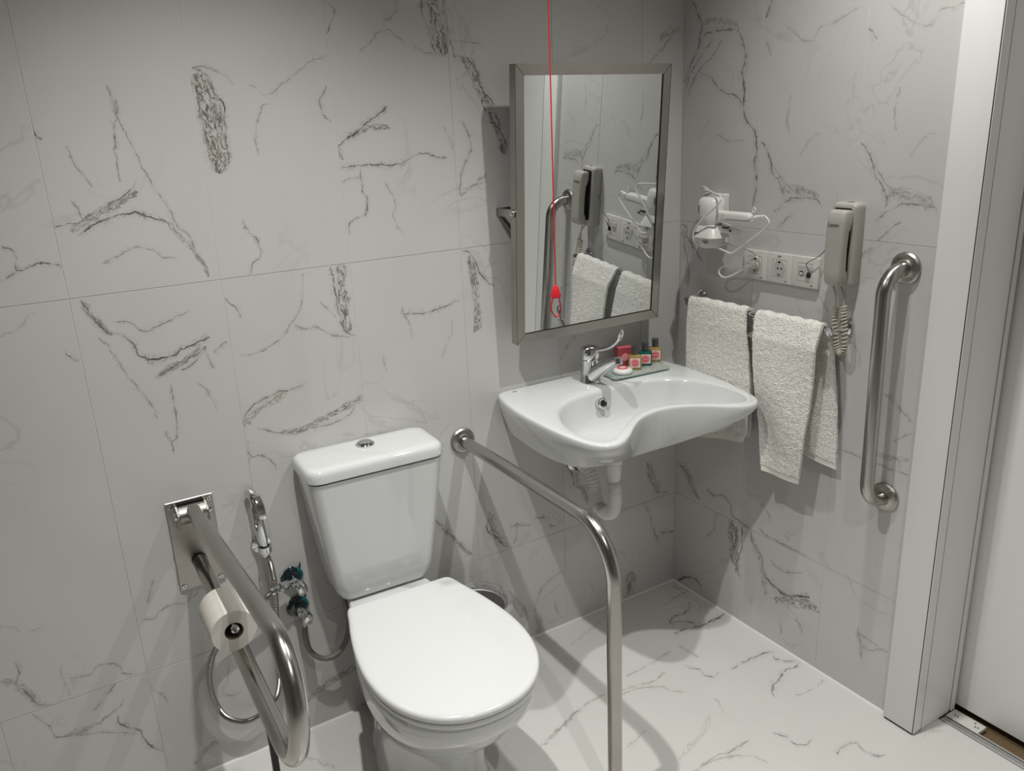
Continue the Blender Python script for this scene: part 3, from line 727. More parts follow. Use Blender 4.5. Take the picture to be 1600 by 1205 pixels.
ov = obj('overflow_ring', G().rings([[ho + hn * h + (Vector((1, 0, 0)) * math.cos(2 * PI * a / 28) + hn.cross(Vector((1, 0, 0))) * math.sin(2 * PI * a / 28)) * r for a in range(28)] for r, h in ((.0155, -.008), (.0155, .0045), (.0130, .0065), (.0092, .005), (.0092, -.004))], loop=True), CHROME, basin, 30)
obj('overflow_hole', G().lathe([(.0095, 0), (.0095, .0015)], ho + hn * .0025, hn, 24), DARK, ov, 0)
obj('maker_mark', G().box((-.632, -.030, .8246), (-.618, -.0275, .8252)), INK, basin, 0)
# waste pipe
trap = thing('waste_trap', 'white flexible waste pipe hanging under the washbasin', 'waste pipe', (-.40, -.17, .43))
obj('tail_pipe', G().lathe([(.0235, .0), (.0235, -.004), (.0205, -.006), (.0205, -.026), (.0175, -.050), (.0175, -.062), (.016, -.064)], (-.397, -.178, .602), (0, 0, 1)).lathe([(.024, .085), (.024, .001)], (-.397, -.178, .602), (0, 0, 1)), PIPEPL, trap, 30)
path = spline([Vector(p) for p in ((-.397, -.178, .545), (-.397, -.180, .52), (-.397, -.181, .485), (-.397, -.168, .448), (-.398, -.138, .432), (-.40, -.108, .443), (-.402, -.094, .475), (-.404, -.086, .515), (-.406, -.062, .548), (-.408, -.030, .556))], 22)
rr = [.0185 + .0026 * math.cos(i * 2 * PI / 5) for i in range(len(path))]
obj('corrugated_hose', G().tube(path, lambda t: rr[int(round(t * (len(path) - 1)))], 20), PIPEPL, trap, 80)
obj('wall_collar', G().lathe([(.020, 0), (.032, .0), (.032, .010), (.024, .014), (.020, .034), (.017, .034)], (-.408, 0, .556), (0, -1, 0)), CHROME, trap, 30)
obj('rubber_seal', G().lathe([(.0215, 0), (.0245, .002), (.0245, .008), (.0215, .010)], (-.408, -.028, .556), (0, -1, 0)), BLACK, trap, 30)

# ------------------------------------------------------------------ tap
tap = thing('basin_tap', 'chrome single-lever mixer tap with a long looped lever', 'tap', (-.403, -.078, .822))
tx, ty = -.403, -.078
obj('body', G().lathe([(.0305, 0), (.0305, .004), (.028, .008), (.0265, .03), (.026, .055), (.0265, .066), (.025, .068)], (tx, ty, .8222), (0, 0, 1)), CHROME, tap, 35)
g = G(); R_ = []
for t in [i / 12 for i in range(13)]:
    c = Vector((tx + .004 * t, ty - .008 - .116 * t, .840 + .070 * t + .006 * math.sin(PI * t)))
    wx = lerp(.021, .0135, t); wz = lerp(.022, .0095, t)
    R_.append([(c.x + x, c.y + z * .35, c.z + z) for x, z in rrect(0, 0, wx, wz, min(wx, wz) * .85, 4)])
sp = obj('spout', G().rings(R_), CHROME, tap, 50)
obj('aerator', G().lathe([(.0115, 0), (.0125, .004), (.0125, .016), (.0105, .018)], (tx + .004, ty - .119, .916), (0, -.30, -1), 20), CHROME, sp, 30)
g = G().lathe([(.0255, 0), (.0268, .004), (.0268, .022), (.024, .031), (.016, .036), (.0, .037)], (tx, ty, .8908), (0, 0, 1))
hd = obj('head', g, CHROME, tap, 35)
obj('cap_ring', G().box((tx - .012, ty - .0295, .896), (tx + .012, ty - .020, .918), .004, 3), CHROME, hd, 40)
lv = spline([Vector(q) for q in ((tx, ty - .020, .917), (tx + .001, ty - .045, .924), (tx + .003, ty - .078, .935), (tx + .004, ty - .102, .948), (tx + .005, ty - .120, .965), (tx + .006, ty - .130, .984))], 6)
obj('lever', G().tube(lv, lambda t: lerp(.0066, .0040, min(1, t * 1.3)), 12), CHROME, tap, 60)
obj('lever_loop', G().tube([(tx + .006 + .0058 * math.cos(a), ty - .131 - .004 * math.sin(a), .985 + .014 * math.sin(a) - .003) for a in [2 * PI * k / 20 for k in range(20)]], .0028, 10, loop=True), CHROME, tap, 60)
# ------------------------------------------------------------------ toiletries on the basin
def quad_plate(c, ex, ey, th):
    """rounded slab, c corner centre, ex/ey half axes"""
    c = Vector(c); ex = Vector(ex); ey = Vector(ey); hx = ex.length; hy = ey.length; ux = ex.normalized(); uy = ey.normalized()
    return [[c + ux * x + uy * y + Vector((0, 0, z)) for x, y in rrect(0, 0, hx - e, hy - e, .012)] for e, z in ((.001, 0), (0, .001), (0, th - .001), (.001, th))]
glass = single('glass_tray', G().rings(quad_plate((-.247, -.078, .8248), (.100, -.006, 0), (.003, .052, 0), .006)), GLASSG, 'pale green glass tray lying on the washbasin deck', 'tray', (-.247, -.078, .8248))
TOPZ = .8309
def bottle(x, y, mat, label, rot):
    t = thing('toiletry_bottle', label, 'bottle', (x, y, TOPZ), 'small toiletry bottles')
    t.rotation_euler = (0, 0, rot); t.scale = (1.17, 1.17, 1.17)
    R_ = [[(px, py, z) for px, py in rrect(0, 0, .0165 - e, .0105 - e, .004, 3)] for e, z in ((.002, 0), (0, .002), (0, .034), (.002, .0365), (.008, .0375))]
    obj('glass_body', G().rings(R_), mat, t, 40, True)
    obj('neck', G().lathe([(.006, 0), (.006, .003)], (0, 0, .0375), (0, 0, 1), 14), mat, t, 30, True)
    obj('cap', G().lathe([(.0078, 0), (.0082, .001), (.0082, .0175), (.0072, .0190), (.0, .0190)], (0, 0, .0403), (0, 0, 1), 18), CAPM, t, 35, True)
    lb = obj('paper_label', G().box((-.0125, -.0112, .006), (.0125, -.0106, .030)), LABELP, t, 0, True)
    obj('round_logo', G().lathe([(.0098, 0), (.0098, .0003)], (0, -.0112, .018), (0, -1, 0), 24), PINK, lb, 0, True)
    obj('logo_ring', G().rings([[(r * math.cos(2 * PI * a / 24), yy, .018 + r * math.sin(2 * PI * a / 24)) for a in range(24)] for r, yy in ((.0078, -.01152), (.0078, -.0117), (.0070, -.0117), (.0070, -.01152))], loop=True), LABELP, lb, 0, True)
    obj('logo_lettering', G().box((-.005, -.01175, .0172), (.005, -.01152, .0188)), LABELP, lb, 0, True)
bottle(-.246, -.086, AMBER, 'amber toiletry bottle beside the round white soap', -.62)
bottle(-.196, -.074, GREENL, 'dark green toiletry bottle in the middle of the three', -.62)
bottle(-.146, -.060, AMBER, 'amber toiletry bottle at the tray end nearest the corner', -.62)
c = thing('soap_carton', 'pink paper carton behind the toiletry bottles', 'carton', (-.256, -.045, TOPZ)); c.rotation_euler = (0, 0, -.25)
obj('carton', G().box((-.022, -.014, 0), (.022, .014, .060), .0008, 1), PINKBOX, c, 0, True)
obj('carton_flap', G().box((-.0215, -.0135, .060), (.0215, .0005, .0612), .0003, 1), M('pink_flap', (.70, .13, .16), .45), c, 0, True)
obj('front_print', G().lathe([(.0115, 0), (.0115, .0004)], (0, -.0141, .032), (0, -1, 0), 24), M('pale_pink_print', (.75, .28, .30), .5), c, 0, True)
s = thing('wrapped_soap', 'round white wrapped soap with a pink printed seal', 'soap', (-.301, -.098, TOPZ))
n = 40; R_ = []
for r, z in ((.018, 0), (.0265, .002), (.029, .007), (.0275, .012), (.021, .0155), (.012, .0165), (.001, .0166)):
    R_.append([(-.301 + r * (1 + (.025 * math.cos(14 * a) if z < .013 else 0)) * math.cos(a), -.098 + r * (1 + (.025 * math.cos(14 * a) if z < .013 else 0)) * math.sin(a), TOPZ + z) for a in [2 * PI * k / n for k in range(n)]])
obj('wrapper', G().rings(R_), SOAPM, s, 50)
obj('seal_print', G().lathe([(.0165, .0138), (.0165, .0163), (.012, .0172), (0, .0175)], (-.301, -.098, TOPZ), (0, 0, 1), 28), PINK, s, 40)
obj('seal_centre', G().lathe([(.009, .0168), (.009, .01765), (0, .0178)], (-.301, -.098, TOPZ), (0, 0, 1), 24), LABELP, s, 30)

# ------------------------------------------------------------------ tilting mirror
mc = Vector((-.3895, -.0900, 1.3141)); Wd, Hh = .4892, .6983; mtl, myw = math.radians(3.66), math.radians(-.31)
mir = thing('tilting_mirror', 'steel-framed rectangular mirror tilted forward above the washbasin', 'mirror', (mc.x, 0, .96))
ux_ = Vector((math.cos(myw), math.sin(myw), 0)); n0_ = Vector((math.sin(myw), -math.cos(myw), 0))
uz = Vector((0, 0, 1)) * math.cos(mtl) + n0_ * math.sin(mtl); nrm = n0_ * math.cos(mtl) - Vector((0, 0, 1)) * math.sin(mtl)
def mp(x, h, d): return mc + ux_ * (x - Wd / 2) + uz * (h - Hh / 2) + nrm * d
fwid = .026; dep = .0255
def frame_piece(a, b, c, d):
    """mitred bar: a,b outer corners, c,d inner corners (x,h)"""
    q = [a, b, c, d]
    return G().rings([[mp(x, h, z) for x, h in q] for z in (-dep, 0)])
fr = {'left': ((0, 0), (0, Hh), (fwid, Hh - fwid), (fwid, fwid)), 'right': ((Wd, Hh), (Wd, 0), (Wd - fwid, fwid), (Wd - fwid, Hh - fwid)), 'top': ((0, Hh), (Wd, Hh), (Wd - fwid, Hh - fwid), (fwid, Hh - fwid)), 'bottom': ((Wd, 0), (0, 0), (fwid, fwid), (Wd - fwid, fwid))}
for nm, q in fr.items():
    cx = sum(p[0] for p in q) / 4; cy = sum(p[1] for p in q) / 4
    q = [(cx + (x - cx) * (.9985 if nm in ('top', 'bottom') else 1), cy + (y - cy) * (.9992 if nm in ('left', 'right') else 1)) for x, y in q]
    obj('frame_bar', frame_piece(*q), FRAME, mir, 0)
obj('mirror_glass', G().rings([[mp(x, h, z) for x, h in ((fwid - .002, fwid - .002), (Wd - fwid + .002, fwid - .002), (Wd - fwid + .002, Hh - fwid + .002), (fwid - .002, Hh - fwid + .002))] for z in (-.008, -.0035)]), MIRROR, mir, 0)
gsk = .0022
obj('glass_gasket', G().rings([[mp(x, h, z) for x, h in ((fwid, fwid), (Wd - fwid, fwid), (Wd - fwid, Hh - fwid), (fwid, Hh - fwid))] for z in (-.0034, -.0025)], cap0=False, cap1=False)
    .rings([[mp(Wd - fwid - gsk, h, -.003), mp(Wd - fwid, h, -.003), mp(Wd - fwid, h, -.0034), mp(Wd - fwid - gsk, h, -.0034)] for h in (fwid, Hh - fwid)])
    .rings([[mp(x, fwid + gsk, -.003), mp(x, fwid, -.003), mp(x, fwid, -.0034), mp(x, fwid + gsk, -.0034)] for x in (fwid, Wd - fwid)]), BLACK, mir, 0)
obj('back_panel', G().rings([[mp(x, h, z) for x, h in ((.004, .004), (Wd - .004, .004), (Wd - .004, Hh - .004), (.004, Hh - .004))] for z in (-dep + .004, -.0085)]), FRAME, mir, 0)
seam = G()
for (a, c_) in (((0, 0), (fwid, fwid)), ((0, Hh), (fwid, Hh - fwid)), ((Wd, Hh), (Wd - fwid, Hh - fwid)), ((Wd, 0), (Wd - fwid, fwid)), ((.0009, 0), (.0009, Hh)), ((Wd - .0009, 0), (Wd - .0009, Hh))):
    dx, dy = c_[0] - a[0], c_[1] - a[1]; l_ = math.hypot(dx, dy); px, py = -dy / l_ * .0006, dx / l_ * .0006
    seam.rings([[mp(x, h, z) for x, h in ((a[0] + px, a[1] + py), (a[0] - px, a[1] - py), (c_[0] - px, c_[1] - py), (c_[0] + px, c_[1] + py))] for z in (-.0004, .0002)])
so = obj('frame_seam', seam, M('seam_dark', (.03, .028, .026), .6), mir, 0); so['kind'] = 'stuff'
for s in (-1, 1):
    ed = mp(0 if s < 0 else Wd, Hh / 2 - .003, -dep / 2); xx = ed.x + s * .003; z0 = ed.z; ye = ed.y
    prof = [(.0, z0 + .010), (ye, z0 + .010)] + [(ye - .010 * math.sin(a), z0 + .010 * math.cos(a)) for a in [PI * k / 8 for k in range(1, 8)]] + [(ye, z0 - .010), (0, z0 - .010)]
    br = obj('wall_bracket', G().rings([[(x, y, z) for y, z in prof] for x in (xx - .0015, xx + .0015)]), STEELP, mir, 0)
    obj('wall_tab', G().box((xx + s * .0015, -.003, z0 - .010), (xx - s * .045, 0, z0 + .010)), STEELP, br, 0)
    obj('brace', G().rings([[(xx - s * .010 + a, -.002 + b_, z0 - .010) for a, b_ in ((-.006, 0), (.006, 0), (.006, -.003), (-.006, -.003))], [(xx - s * .045 + a, -.055 + b_, z0 - .085) for a, b_ in ((-.006, 0), (.006, 0), (.006, -.003), (-.006, -.003))]]), STEELP, br, 0)
    obj('pivot_screw', G().lathe([(.0062, 0), (.0062, .002), (.004, .0045), (0, .005)], (xx + s * .0015, ye, z0), (s, 0, 0), 18), CHROME, br, 30)

# ------------------------------------------------------------------ red emergency cord
cx, cy = -.766, -.45
cord = thing('emergency_cord', 'red emergency pull cord hanging from the ceiling', 'pull cord', (cx, cy, 2.5))
obj('string', G().tube([(cx, cy, 2.498), (cx + .001, cy, 1.8), (cx, cy, 1.197)], .0014, 8, 6), RED, cord, 60)
obj('toggle', G().rings([[(cx + x, cy + y, z) for x, y in rrect(0, 0, h, h * .8, .002, 2)] for h, z in ((.003, 1.199), (.005, 1.196), (.0095, 1.178), (.0095, 1.174), (.007, 1.172))]), RED, cord, 30)
lp = [(cx - .007, cy, 1.174), (cx - .0125, cy, 1.160), (cx - .0125, cy + .001, 1.148), (cx - .004, cy + .002, 1.134), (cx + .003, cy + .002, 1.1305), (cx + .010, cy + .001, 1.138), (cx + .011, cy, 1.152), (cx + .009, cy, 1.166), (cx + .006, cy, 1.175)]
obj('pull_loop', G().tube(lp, .0016, 8, 5), RED, cord, 60)
obj('ceiling_switch', G().lathe([(.030, 0), (.030, .012), (.024, .02), (.0, .02)], (cx, cy, 2.4995), (0, 0, -1)), WPLAST, cord, 30)

# ------------------------------------------------------------------ grab bars
def flange(parent, o, ax, mat=None, r=.037):
    obj('wall_flange', G().lathe([(.0, 0), (r, 0), (r, .005), (r - .004, .009), (.024, .0105), (.0195, .014), (.0, .014)], o, ax, 36), mat or STEELP, parent, 30)
gr = thing('grab_bar', 'brushed steel vertical grab bar beside the door casing', 'grab bar', (0, -.755, .60))
pv = fillet([(-.006, -.748, 1.176), (-.078, -.748, 1.176), (-.078, -.755, .606), (-.006, -.755, .606)], [.058, .058], 12)
obj('tube', G().tube(pv, .0165, 24), STEELX, gr, 60)
flange(gr, (-.0005, -.748, 1.176), (-1, 0, 0)); flange(gr, (-.0005, -.755, .606), (-1, 0, 0))
gr2 = thing('floor_grab_bar', 'steel grab bar from the wall bending down to the floor between toilet and washbasin', 'grab bar', (-.782, -.66, 0))
obj('tube', G().tube(fillet([(-.782, -.006, .710), (-.782, -.662, .710), (-.782, -.662, .004)], [.12], 16), .0165, 28), STEELY, gr2, 60)
flange(gr2, (-.782, -.0005, .710), (0, -1, 0), r=.036); flange(gr2, (-.782, -.662, .0005), (0, 0, 1), r=.036)
obj('set_screw', G().lathe([(.002, 0), (.002, .006), (.0, .007)], (-.784, -.006, .745), (0, 0, 1), 8), CHROME, gr2, 30)

# fold-down rail by the toilet
fr_ = thing('fold_down_rail', 'steel fold-down support rail with a double tube left of the toilet', 'support rail', (-1.495, 0, .52))
pl = obj('wall_plate', G().box((-1.547, -.0045, .516), (-1.443, -.0005, .742), .001, 1), STEELP, fr_, 30)
for x in (-1.537, -1.453):
    for z in (.527, .731):
        sc = obj('screw', G().lathe([(.0062, 0), (.0062, .0015), (.0045, .003), (0, .003)], (x, -.0045, z), (0, -1, 0), 16), CHROME, pl, 30)
        obj('screw_socket', G().lathe([(.0022, 0), (.0022, .0003)], (x, -.0075, z), (0, -1, 0), 6), DARK, sc, 0)
for s in (-1, 1):
    xx = -1.497 + s * .0315
    prof = [(-.005, .741), (-.032, .741), (-.060, .728), (-.063, .706), (-.050, .690), (-.005, .676)]
    obj('hinge_ear', G().rings([[(x, y, z) for y, z in prof] for x in (xx - .0018, xx + .0018)]), STEELP, fr_, 0)
obj('hinge_barrel', G().lathe([(.0205, 0), (.0205, .058)], (-1.526, -.040, .720), (1, 0, 0), 28), STEELP, fr_, 30)
obj('hinge_back', G().box((-1.527, -.012, .690), (-1.467, -.0047, .737)), DARK, fr_, 0)
obj('hinge_bolt', G().lathe([(.0075, 0), (.0075, .005), (.0045, .006), (.0045, .010), (0, .011)], (-1.4637, -.040, .720), (1, 0, 0), 6), CHROME, fr_, 30)
obj('hinge_bolt', G().lathe([(.0075, 0), (.0075, .005), (0, .006)], (-1.5303, -.040, .720), (-1, 0, 0), 6), CHROME, fr_, 30)
pts = [Vector((-1.495, -.045, .7265)), Vector((-1.4897, -.830, .7804)), Vector((-1.5023, -.752, .5416)), Vector((-1.495, -.012, .584))]
obj('rail_tube', G().tube(fillet(pts, [.1048, .1097], 18), .0168, 28), STEELY, fr_, 60)
obj('tube_end_cap', G().lathe([(.0172, 0), (.0172, .004), (.0, .004)], (-1.495, -.0125, .584), (0, 1, 0), 24), BLACK, fr_, 30)
RX0, RZ0, RY0 = -1.511, .632, -.428
obj('paper_holder', G().tube(fillet([(-1.499, -.300, .566), (-1.509, -.300, .645), (RX0, RY0 - .012, .645)], [.014]), .0042, 10), CHROME, fr_, 60)
obj('holder_knob', G().lathe([(.0042, 0), (.0075, .002), (.0075, .007), (.004, .010), (0, .010)], (RX0, RY0 - .010, .645), (0, -1, 0), 16), CHROME, fr_, 40)
# paper roll
roll = thing('toilet_roll', 'white toilet paper roll hanging on the fold-down rail', 'toilet roll', (RX0, RY0 + .05, .58))
def ringz(r, y, w=0): return [(RX0 + r * math.cos(a), y, RZ0 + r * math.sin(a)) for a in [2 * PI * k / 48 for k in range(48)]]
obj('paper', G().rings([ringz(.018, RY0 + .104), ringz(.0420, RY0 + .104), ringz(.0435, RY0 + .102), ringz(.0435, RY0 + .002), ringz(.0420, RY0), ringz(.018, RY0)], loop=True), PAPER, roll, 40)
obj('core', G().rings([ringz(.0178, RY0 + .103), ringz(.0178, RY0 + .001), ringz(.0166, RY0 + .001), ringz(.0166, RY0 + .103)], loop=True), CARD, roll, 40)

# ------------------------------------------------------------------ bidet sprayer
sx = -1.351
spr = thing('bidet_sprayer', 'chrome hand-held bidet sprayer with a coiled-steel hose', 'bidet sprayer', (sx, 0, .56))
br = obj('holder', G().lathe([(.0, 0), (.024, 0), (.025, .004), (.022, .009), (.010, .012), (.009, .030), (0, .030)], (sx, -.0005, .580), (0, -1, 0), 28), CHROME, spr, 35)
obj('holder_fork', G().rings([[(sx + r * math.cos(a), -.038 + r * math.sin(a) * .9, z) for a in [2 * PI * k / 24 for k in range(24)]] for r, z in ((.0165, .573), (.0165, .588), (.0125, .588), (.0125, .573))], loop=True), CHROME, br, 40)
obj('handle', G().lathe([(.0085, -.02), (.0095, 0), (.0105, .01), (.0125, .02), (.0128, .085), (.011, .10), (.0085, .106), (.0085, .118)], (sx, -.038, .586), (-.06, .10, 1), 24), CHROME, spr, 35)
hp = Vector((sx - .006, -.030, .706))
obj('spray_head', G().tube([hp + Vector((0, -.008, -.010)), hp + Vector((0, -.002, .004)), hp + Vector((-.002, .012, .012)), hp + Vector((-.004, .022, .013))], lambda t: lerp(.0095, .0135, t), 20, 4), CHROME, spr, 50)
R_ = []
for t in [i / 8 for i in range(9)]:
    c = hp + Vector((.004 + .004 * t, -.012 - .020 * t - .006 * math.sin(PI * t), .016 - .052 * t)); wx = .0085 + .0015 * math.sin(PI * t); ty_ = .0035
    R_.append([(c.x + x, c.y + y, c.z) for x, y in rrect(0, 0, wx, ty_, .0030, 4)])
obj('trigger', G().rings(R_), CHROME, spr, 50)
hose = [Vector(p) for p in ((sx, -.036, .566), (-1.342, -.035, .53), (-1.340, -.032, .46), (-1.350, -.030, .35), (-1.356, -.030, .27), (-1.361, -.030, .21), (-1.378, -.030, .158), (-1.42, -.030, .128), (-1.464, -.030, .126), (-1.505, -.030, .165), (-1.524, -.030, .235), (-1.517, -.030, .315), (-1.484, -.034, .374), (-1.440, -.040, .412), (-1.397, -.045, .440), (-1.348, -.046, .466))]
hp_ = spline(hose, 64)
hr = [.0066 + .0010 * math.cos(i * PI * .5) for i in range(len(hp_))]
obj('hose', G().tube(hp_, lambda t: hr[int(round(t * (len(hp_) - 1)))], 10), HOSEM, spr, 80)
obj('hose_nut', G().lathe([(.0085, 0), (.0095, .003), (.0095, .014), (.008, .017)], (-1.352, -.046, .4655), (.93, 0, .25), 8), CHROME, spr, 30)
obj('hose_nut', G().lathe([(.008, 0), (.010, .01), (.008, .02)], (sx, -.036, .560), (0, 0, 1), 16), CHROME, spr, 30)

# ------------------------------------------------------------------ stop valves
def valve(x, z, label, side):
    t = thing('stop_valve', label, 'valve', (x, 0, z), 'chrome stop valves')
    k = 30; R_ = []
    rr_ = random.Random(int(z * 1000)); wob = [rr_.uniform(-.0025, .0025) for _ in range(k)]
    for r, h in ((.012, 0.0005), (.026, .0005), (.0275, .006), (.022, .013), (.014, .015)):
        R_.append([(x + (r + (wob[a] if .02 < r else 0)) * math.cos(2 * PI * a / k), -h, z + (r + (wob[a] if .02 < r else 0)) * math.sin(2 * PI * a / k)) for a in range(k)])
    wr_ = obj('film_wrap', G().rings(R_), DKFOIL, t, 40, label='dark glossy film around the rosette')
    th = [(-.75 + 1.5 * i / 10) for i in range(11)]
    obj('teal_film', G().rings([[(x + r * math.cos(a + .25), -h, z + r * math.sin(a + .25)) for a in th] for r, h in ((.0285, .002), (.0286, .008), (.0225, .0145), (.0215, .0135))], closed=False), TEAL, wr_, 40)
    obj('film_tip', G().rings([[(x + .022 + a, -.006 + b_, z + .020) for a, b_ in ((-.004, 0), (.003, 0), (.003, -.002), (-.004, -.002))], [(x + .0245 + a, -.008 + b_, z + .036) for a, b_ in ((-.0006, 0), (.0006, 0), (.0006, -.0006), (-.0006, -.0006))]]), DKFOIL, wr_, 0)
    obj('valve_body', G().lathe([(.0105, .012), (.0105, .046), (.0085, .048), (0, .048)], (x, 0, z), (0, -1, 0), 20), CHROME, t, 30)
    n = 20
    R_ = [[(x + .006 + r * (1 + .05 * math.cos(10 * 2 * PI * a / 40)) * math.cos(2 * PI * a / 40), -h, z - .004 + r * (1 + .05 * math.cos(10 * 2 * PI * a / 40)) * math.sin(2 * PI * a / 40)) for a in range(40)] for r, h in ((.009, .046), (.0125, .050), (.0125, .076), (.0115, .079), (.004, .080))]
    obj('knob', G().rings(R_), CHROME, t, 35)
    if side:
        obj('outlet', G().lathe([(.0075, .008), (.0075, .020), (.0115, .020), (.0125, .023), (.0125, .038), (.0105, .040), (.007, .042), (.007, .056)], (x, -.032, z), (-.97, -.14, -.02), 8), CHROME, t, 25)
    else:
        obj('outlet', G().lathe([(.007, .008), (.007, .020), (.0095, .020), (.0095, .032), (.0065, .034), (.0065, .046)], (x + .004, -.034, z - .004), (0, 0, -1), 8), CHROME, t, 25)
    return t
valve(-1.289, .466, 'chrome stop valve feeding the sprayer hose, upper of the two', True)
valve(-1.285, .380, 'chrome stop valve with the grey cistern hose, lower of the two', False)
hs = spline([Vector(p) for p in ((-1.281, -.034, .334), (-1.284, -.036, .30), (-1.277, -.040, .262), (-1.255, -.044, .235), (-1.226, -.048, .228), (-1.196, -.050, .245), (-1.177, -.052, .285), (-1.172, -.054, .33), (-1.178, -.056, .38), (-1.184, -.058, .4195))], 8)
single('supply_hose', G().tube(hs, .0072, 12), GREYHOSE, 'grey braided water hose looping up to the cistern', 'hose', (-1.281, -.034, .334), 60)

# ------------------------------------------------------------------ bin and brush
BINM = M('satin_steel', (0.52, 0.51, 0.49), 0.42, metal=0.75)
bxn, byn, brn, bh = -.832, -.108, .088, .262
bn = thing('waste_bin', 'small round steel bin behind the toilet lined with a clear bag', 'bin', (bxn, byn, 0))
def circ(r, z, n=48): return [(bxn + r * math.cos(2 * PI * a / n), byn + r * math.sin(2 * PI * a / n), z) for a in range(n)]
obj('drum', G().rings([circ(.004, .004), circ(.078, .004), circ(.080, .008), circ(brn, bh), circ(brn - .0015, bh + .0015), circ(brn - .004, bh), circ(.076, .010), circ(.004, .010)]), BINM, bn, 40)
g = G(); R_ = []; rb = random.Random(3); n = 72
ph = [rb.uniform(0, 6.28) for _ in range(8)]
for i, (r, z) in enumerate(((.0885, .255), (.0895, .264), (.093, .276), (.099, .278), (.106, .266), (.113, .246), (.119, .222), (.123, .198), (.126, .178))):
    ring = []
    for a in range(n):
        t = 2 * PI * a / n; k = max(0, i - 2) / 6
        q = (math.sin(9 * t + ph[0] + i * .4) * .0035 + math.sin(17 * t + ph[1] - i * .7) * .0025 + math.sin(29 * t + ph[2] + i) * .0020) * (k + .18) * 1.3
        rr2 = r + q * 1.2 + .030 * k * max(0, math.cos(t - .25)) ** 2
        y = byn + rr2 * math.sin(t)
        ring.append((bxn + rr2 * math.cos(t), min(y, -.003), z + q * 1.1))
    R_.append(ring)
bag, nt, b_ = new_mat('clear_bag_film')
tr = nt.nodes.new('ShaderNodeBsdfTransparent'); gl = nt.nodes.new('ShaderNodeBsdfGlossy'); gl.inputs['Roughness'].default_value = .07
df = nt.nodes.new('ShaderNodeBsdfDiffuse'); df.inputs[0].default_value = (.75, .75, .74, 1)
mx = nt.nodes.new('ShaderNodeMixShader'); mx2 = nt.nodes.new('ShaderNodeMixShader'); mx2.inputs[0].default_value = .34
fz = nt.nodes.new('ShaderNodeFresnel'); fz.inputs[0].default_value = 1.75
tcn = nt.nodes.new('ShaderNodeTexCoord'); nzn = nt.nodes.new('ShaderNodeTexNoise'); nzn.inputs['Scale'].default_value = 110; nzn.inputs['Detail'].default_value = 3
bpn = nt.nodes.new('ShaderNodeBump'); bpn.inputs['Strength'].default_value = 1.0; bpn.inputs['Distance'].default_value = .012
nt.links.new(tcn.outputs['Object'], nzn.inputs['Vector']); nt.links.new(nzn.outputs[0], bpn.inputs['Height']); nt.links.new(bpn.outputs[0], gl.inputs['Normal']); nt.links.new(bpn.outputs[0], fz.inputs['Normal']); nt.links.new(bpn.outputs[0], df.inputs['Normal'])
nt.links.new(fz.outputs[0], mx.inputs[0]); nt.links.new(tr.outputs[0], mx.inputs[1]); nt.links.new(gl.outputs[0], mx.inputs[2])
nt.links.new(mx.outputs[0], mx2.inputs[1]); nt.links.new(df.outputs[0], mx2.inputs[2]); nt.links.new(mx2.outputs[0], nt.nodes['Material Output'].inputs[0])
obj('bin_bag', G().rings(R_, cap0=False, cap1=False), bag, bn, 80)
bru = thing('toilet_brush', 'black toilet brush handle standing behind the fold-down rail', 'toilet brush', (-1.452, -.30, 0))
obj('holder', G().lathe([(.04, 0), (.046, .004), (.046, .10), (.042, .104), (.040, .10), (.040, .01), (0, .01)], (-1.452, -.30, 0), (0, 0, 1)), BLACK, bru, 30)
obj('handle', G().lathe([(.008, .02), (.008, .25), (.0088, .27), (.0095, .33), (.006, .345), (0, .346)], (-1.452, -.30, 0), (0, 0, 1), 16), BLACK, bru, 40)
# ------------------------------------------------------------------ towel rail and towels
tr_ = thing('towel_rail', 'short chrome towel rail on the wall below the sockets', 'towel rail', (0, -.35, 1.0))
RX, RZ = -.055, 1.008
obj('bar', G().tube([(RX, -.096, RZ), (RX, -.612, RZ)], .0068, 16), CHROME, tr_, 60)
for y in (-.103, -.603):
    obj('wall_rose', G().lathe([(0, 0), (.022, 0), (.022, .005), (.017, .011), (.010, .014), (.0085, .022), (.0085, .050), (.011, .054), (.011, .066), (0, .068)], (-.0005, y, RZ + .004), (-1, 0, -.06), 24), CHROME, tr_, 35)
def towel_mat():
    m, nt, b = new_mat('terry_cloth'); N = nt.nodes; L = nt.links
    b.inputs['Roughness'].default_value = 1.0; b.inputs['Specular IOR Level'].default_value = .1
    b.inputs['Sheen Weight'].default_value = .25
    tc = N.new('ShaderNodeTexCoord'); v = N.new('ShaderNodeTexVoronoi'); v.inputs['Scale'].default_value = 270; L.new(tc.outputs['Object'], v.inputs['Vector'])
    nz = N.new('ShaderNodeTexNoise'); nz.inputs['Scale'].default_value = 120; nz.inputs['Detail'].default_value = 3; L.new(tc.outputs['Object'], nz.inputs['Vector'])
    ad = N.new('ShaderNodeMath'); L.new(v.outputs['Distance'], ad.inputs[0]); L.new(nz.outputs[0], ad.inputs[1])
    bp = N.new('ShaderNodeBump'); bp.inputs['Strength'].default_value = .7; bp.inputs['Distance'].default_value = .0035; L.new(ad.outputs[0], bp.inputs['Height']); L.new(bp.outputs[0], b.inputs['Normal'])
    cr = N.new('ShaderNodeValToRGB'); cr.color_ramp.elements[0].position = .35; cr.color_ramp.elements[0].color = (.74, .73, .67, 1); cr.color_ramp.elements[1].position = .62; cr.color_ramp.elements[1].color = (.88, .87, .82, 1)
    L.new(nz.outputs[0], cr.inputs[0]); L.new(cr.outputs[0], b.inputs['Base Color'])
    return m
TERRY = towel_mat()
HEM = M('woven_hem', (.80, .78, .72), .95, bump=.4, bscale=600)
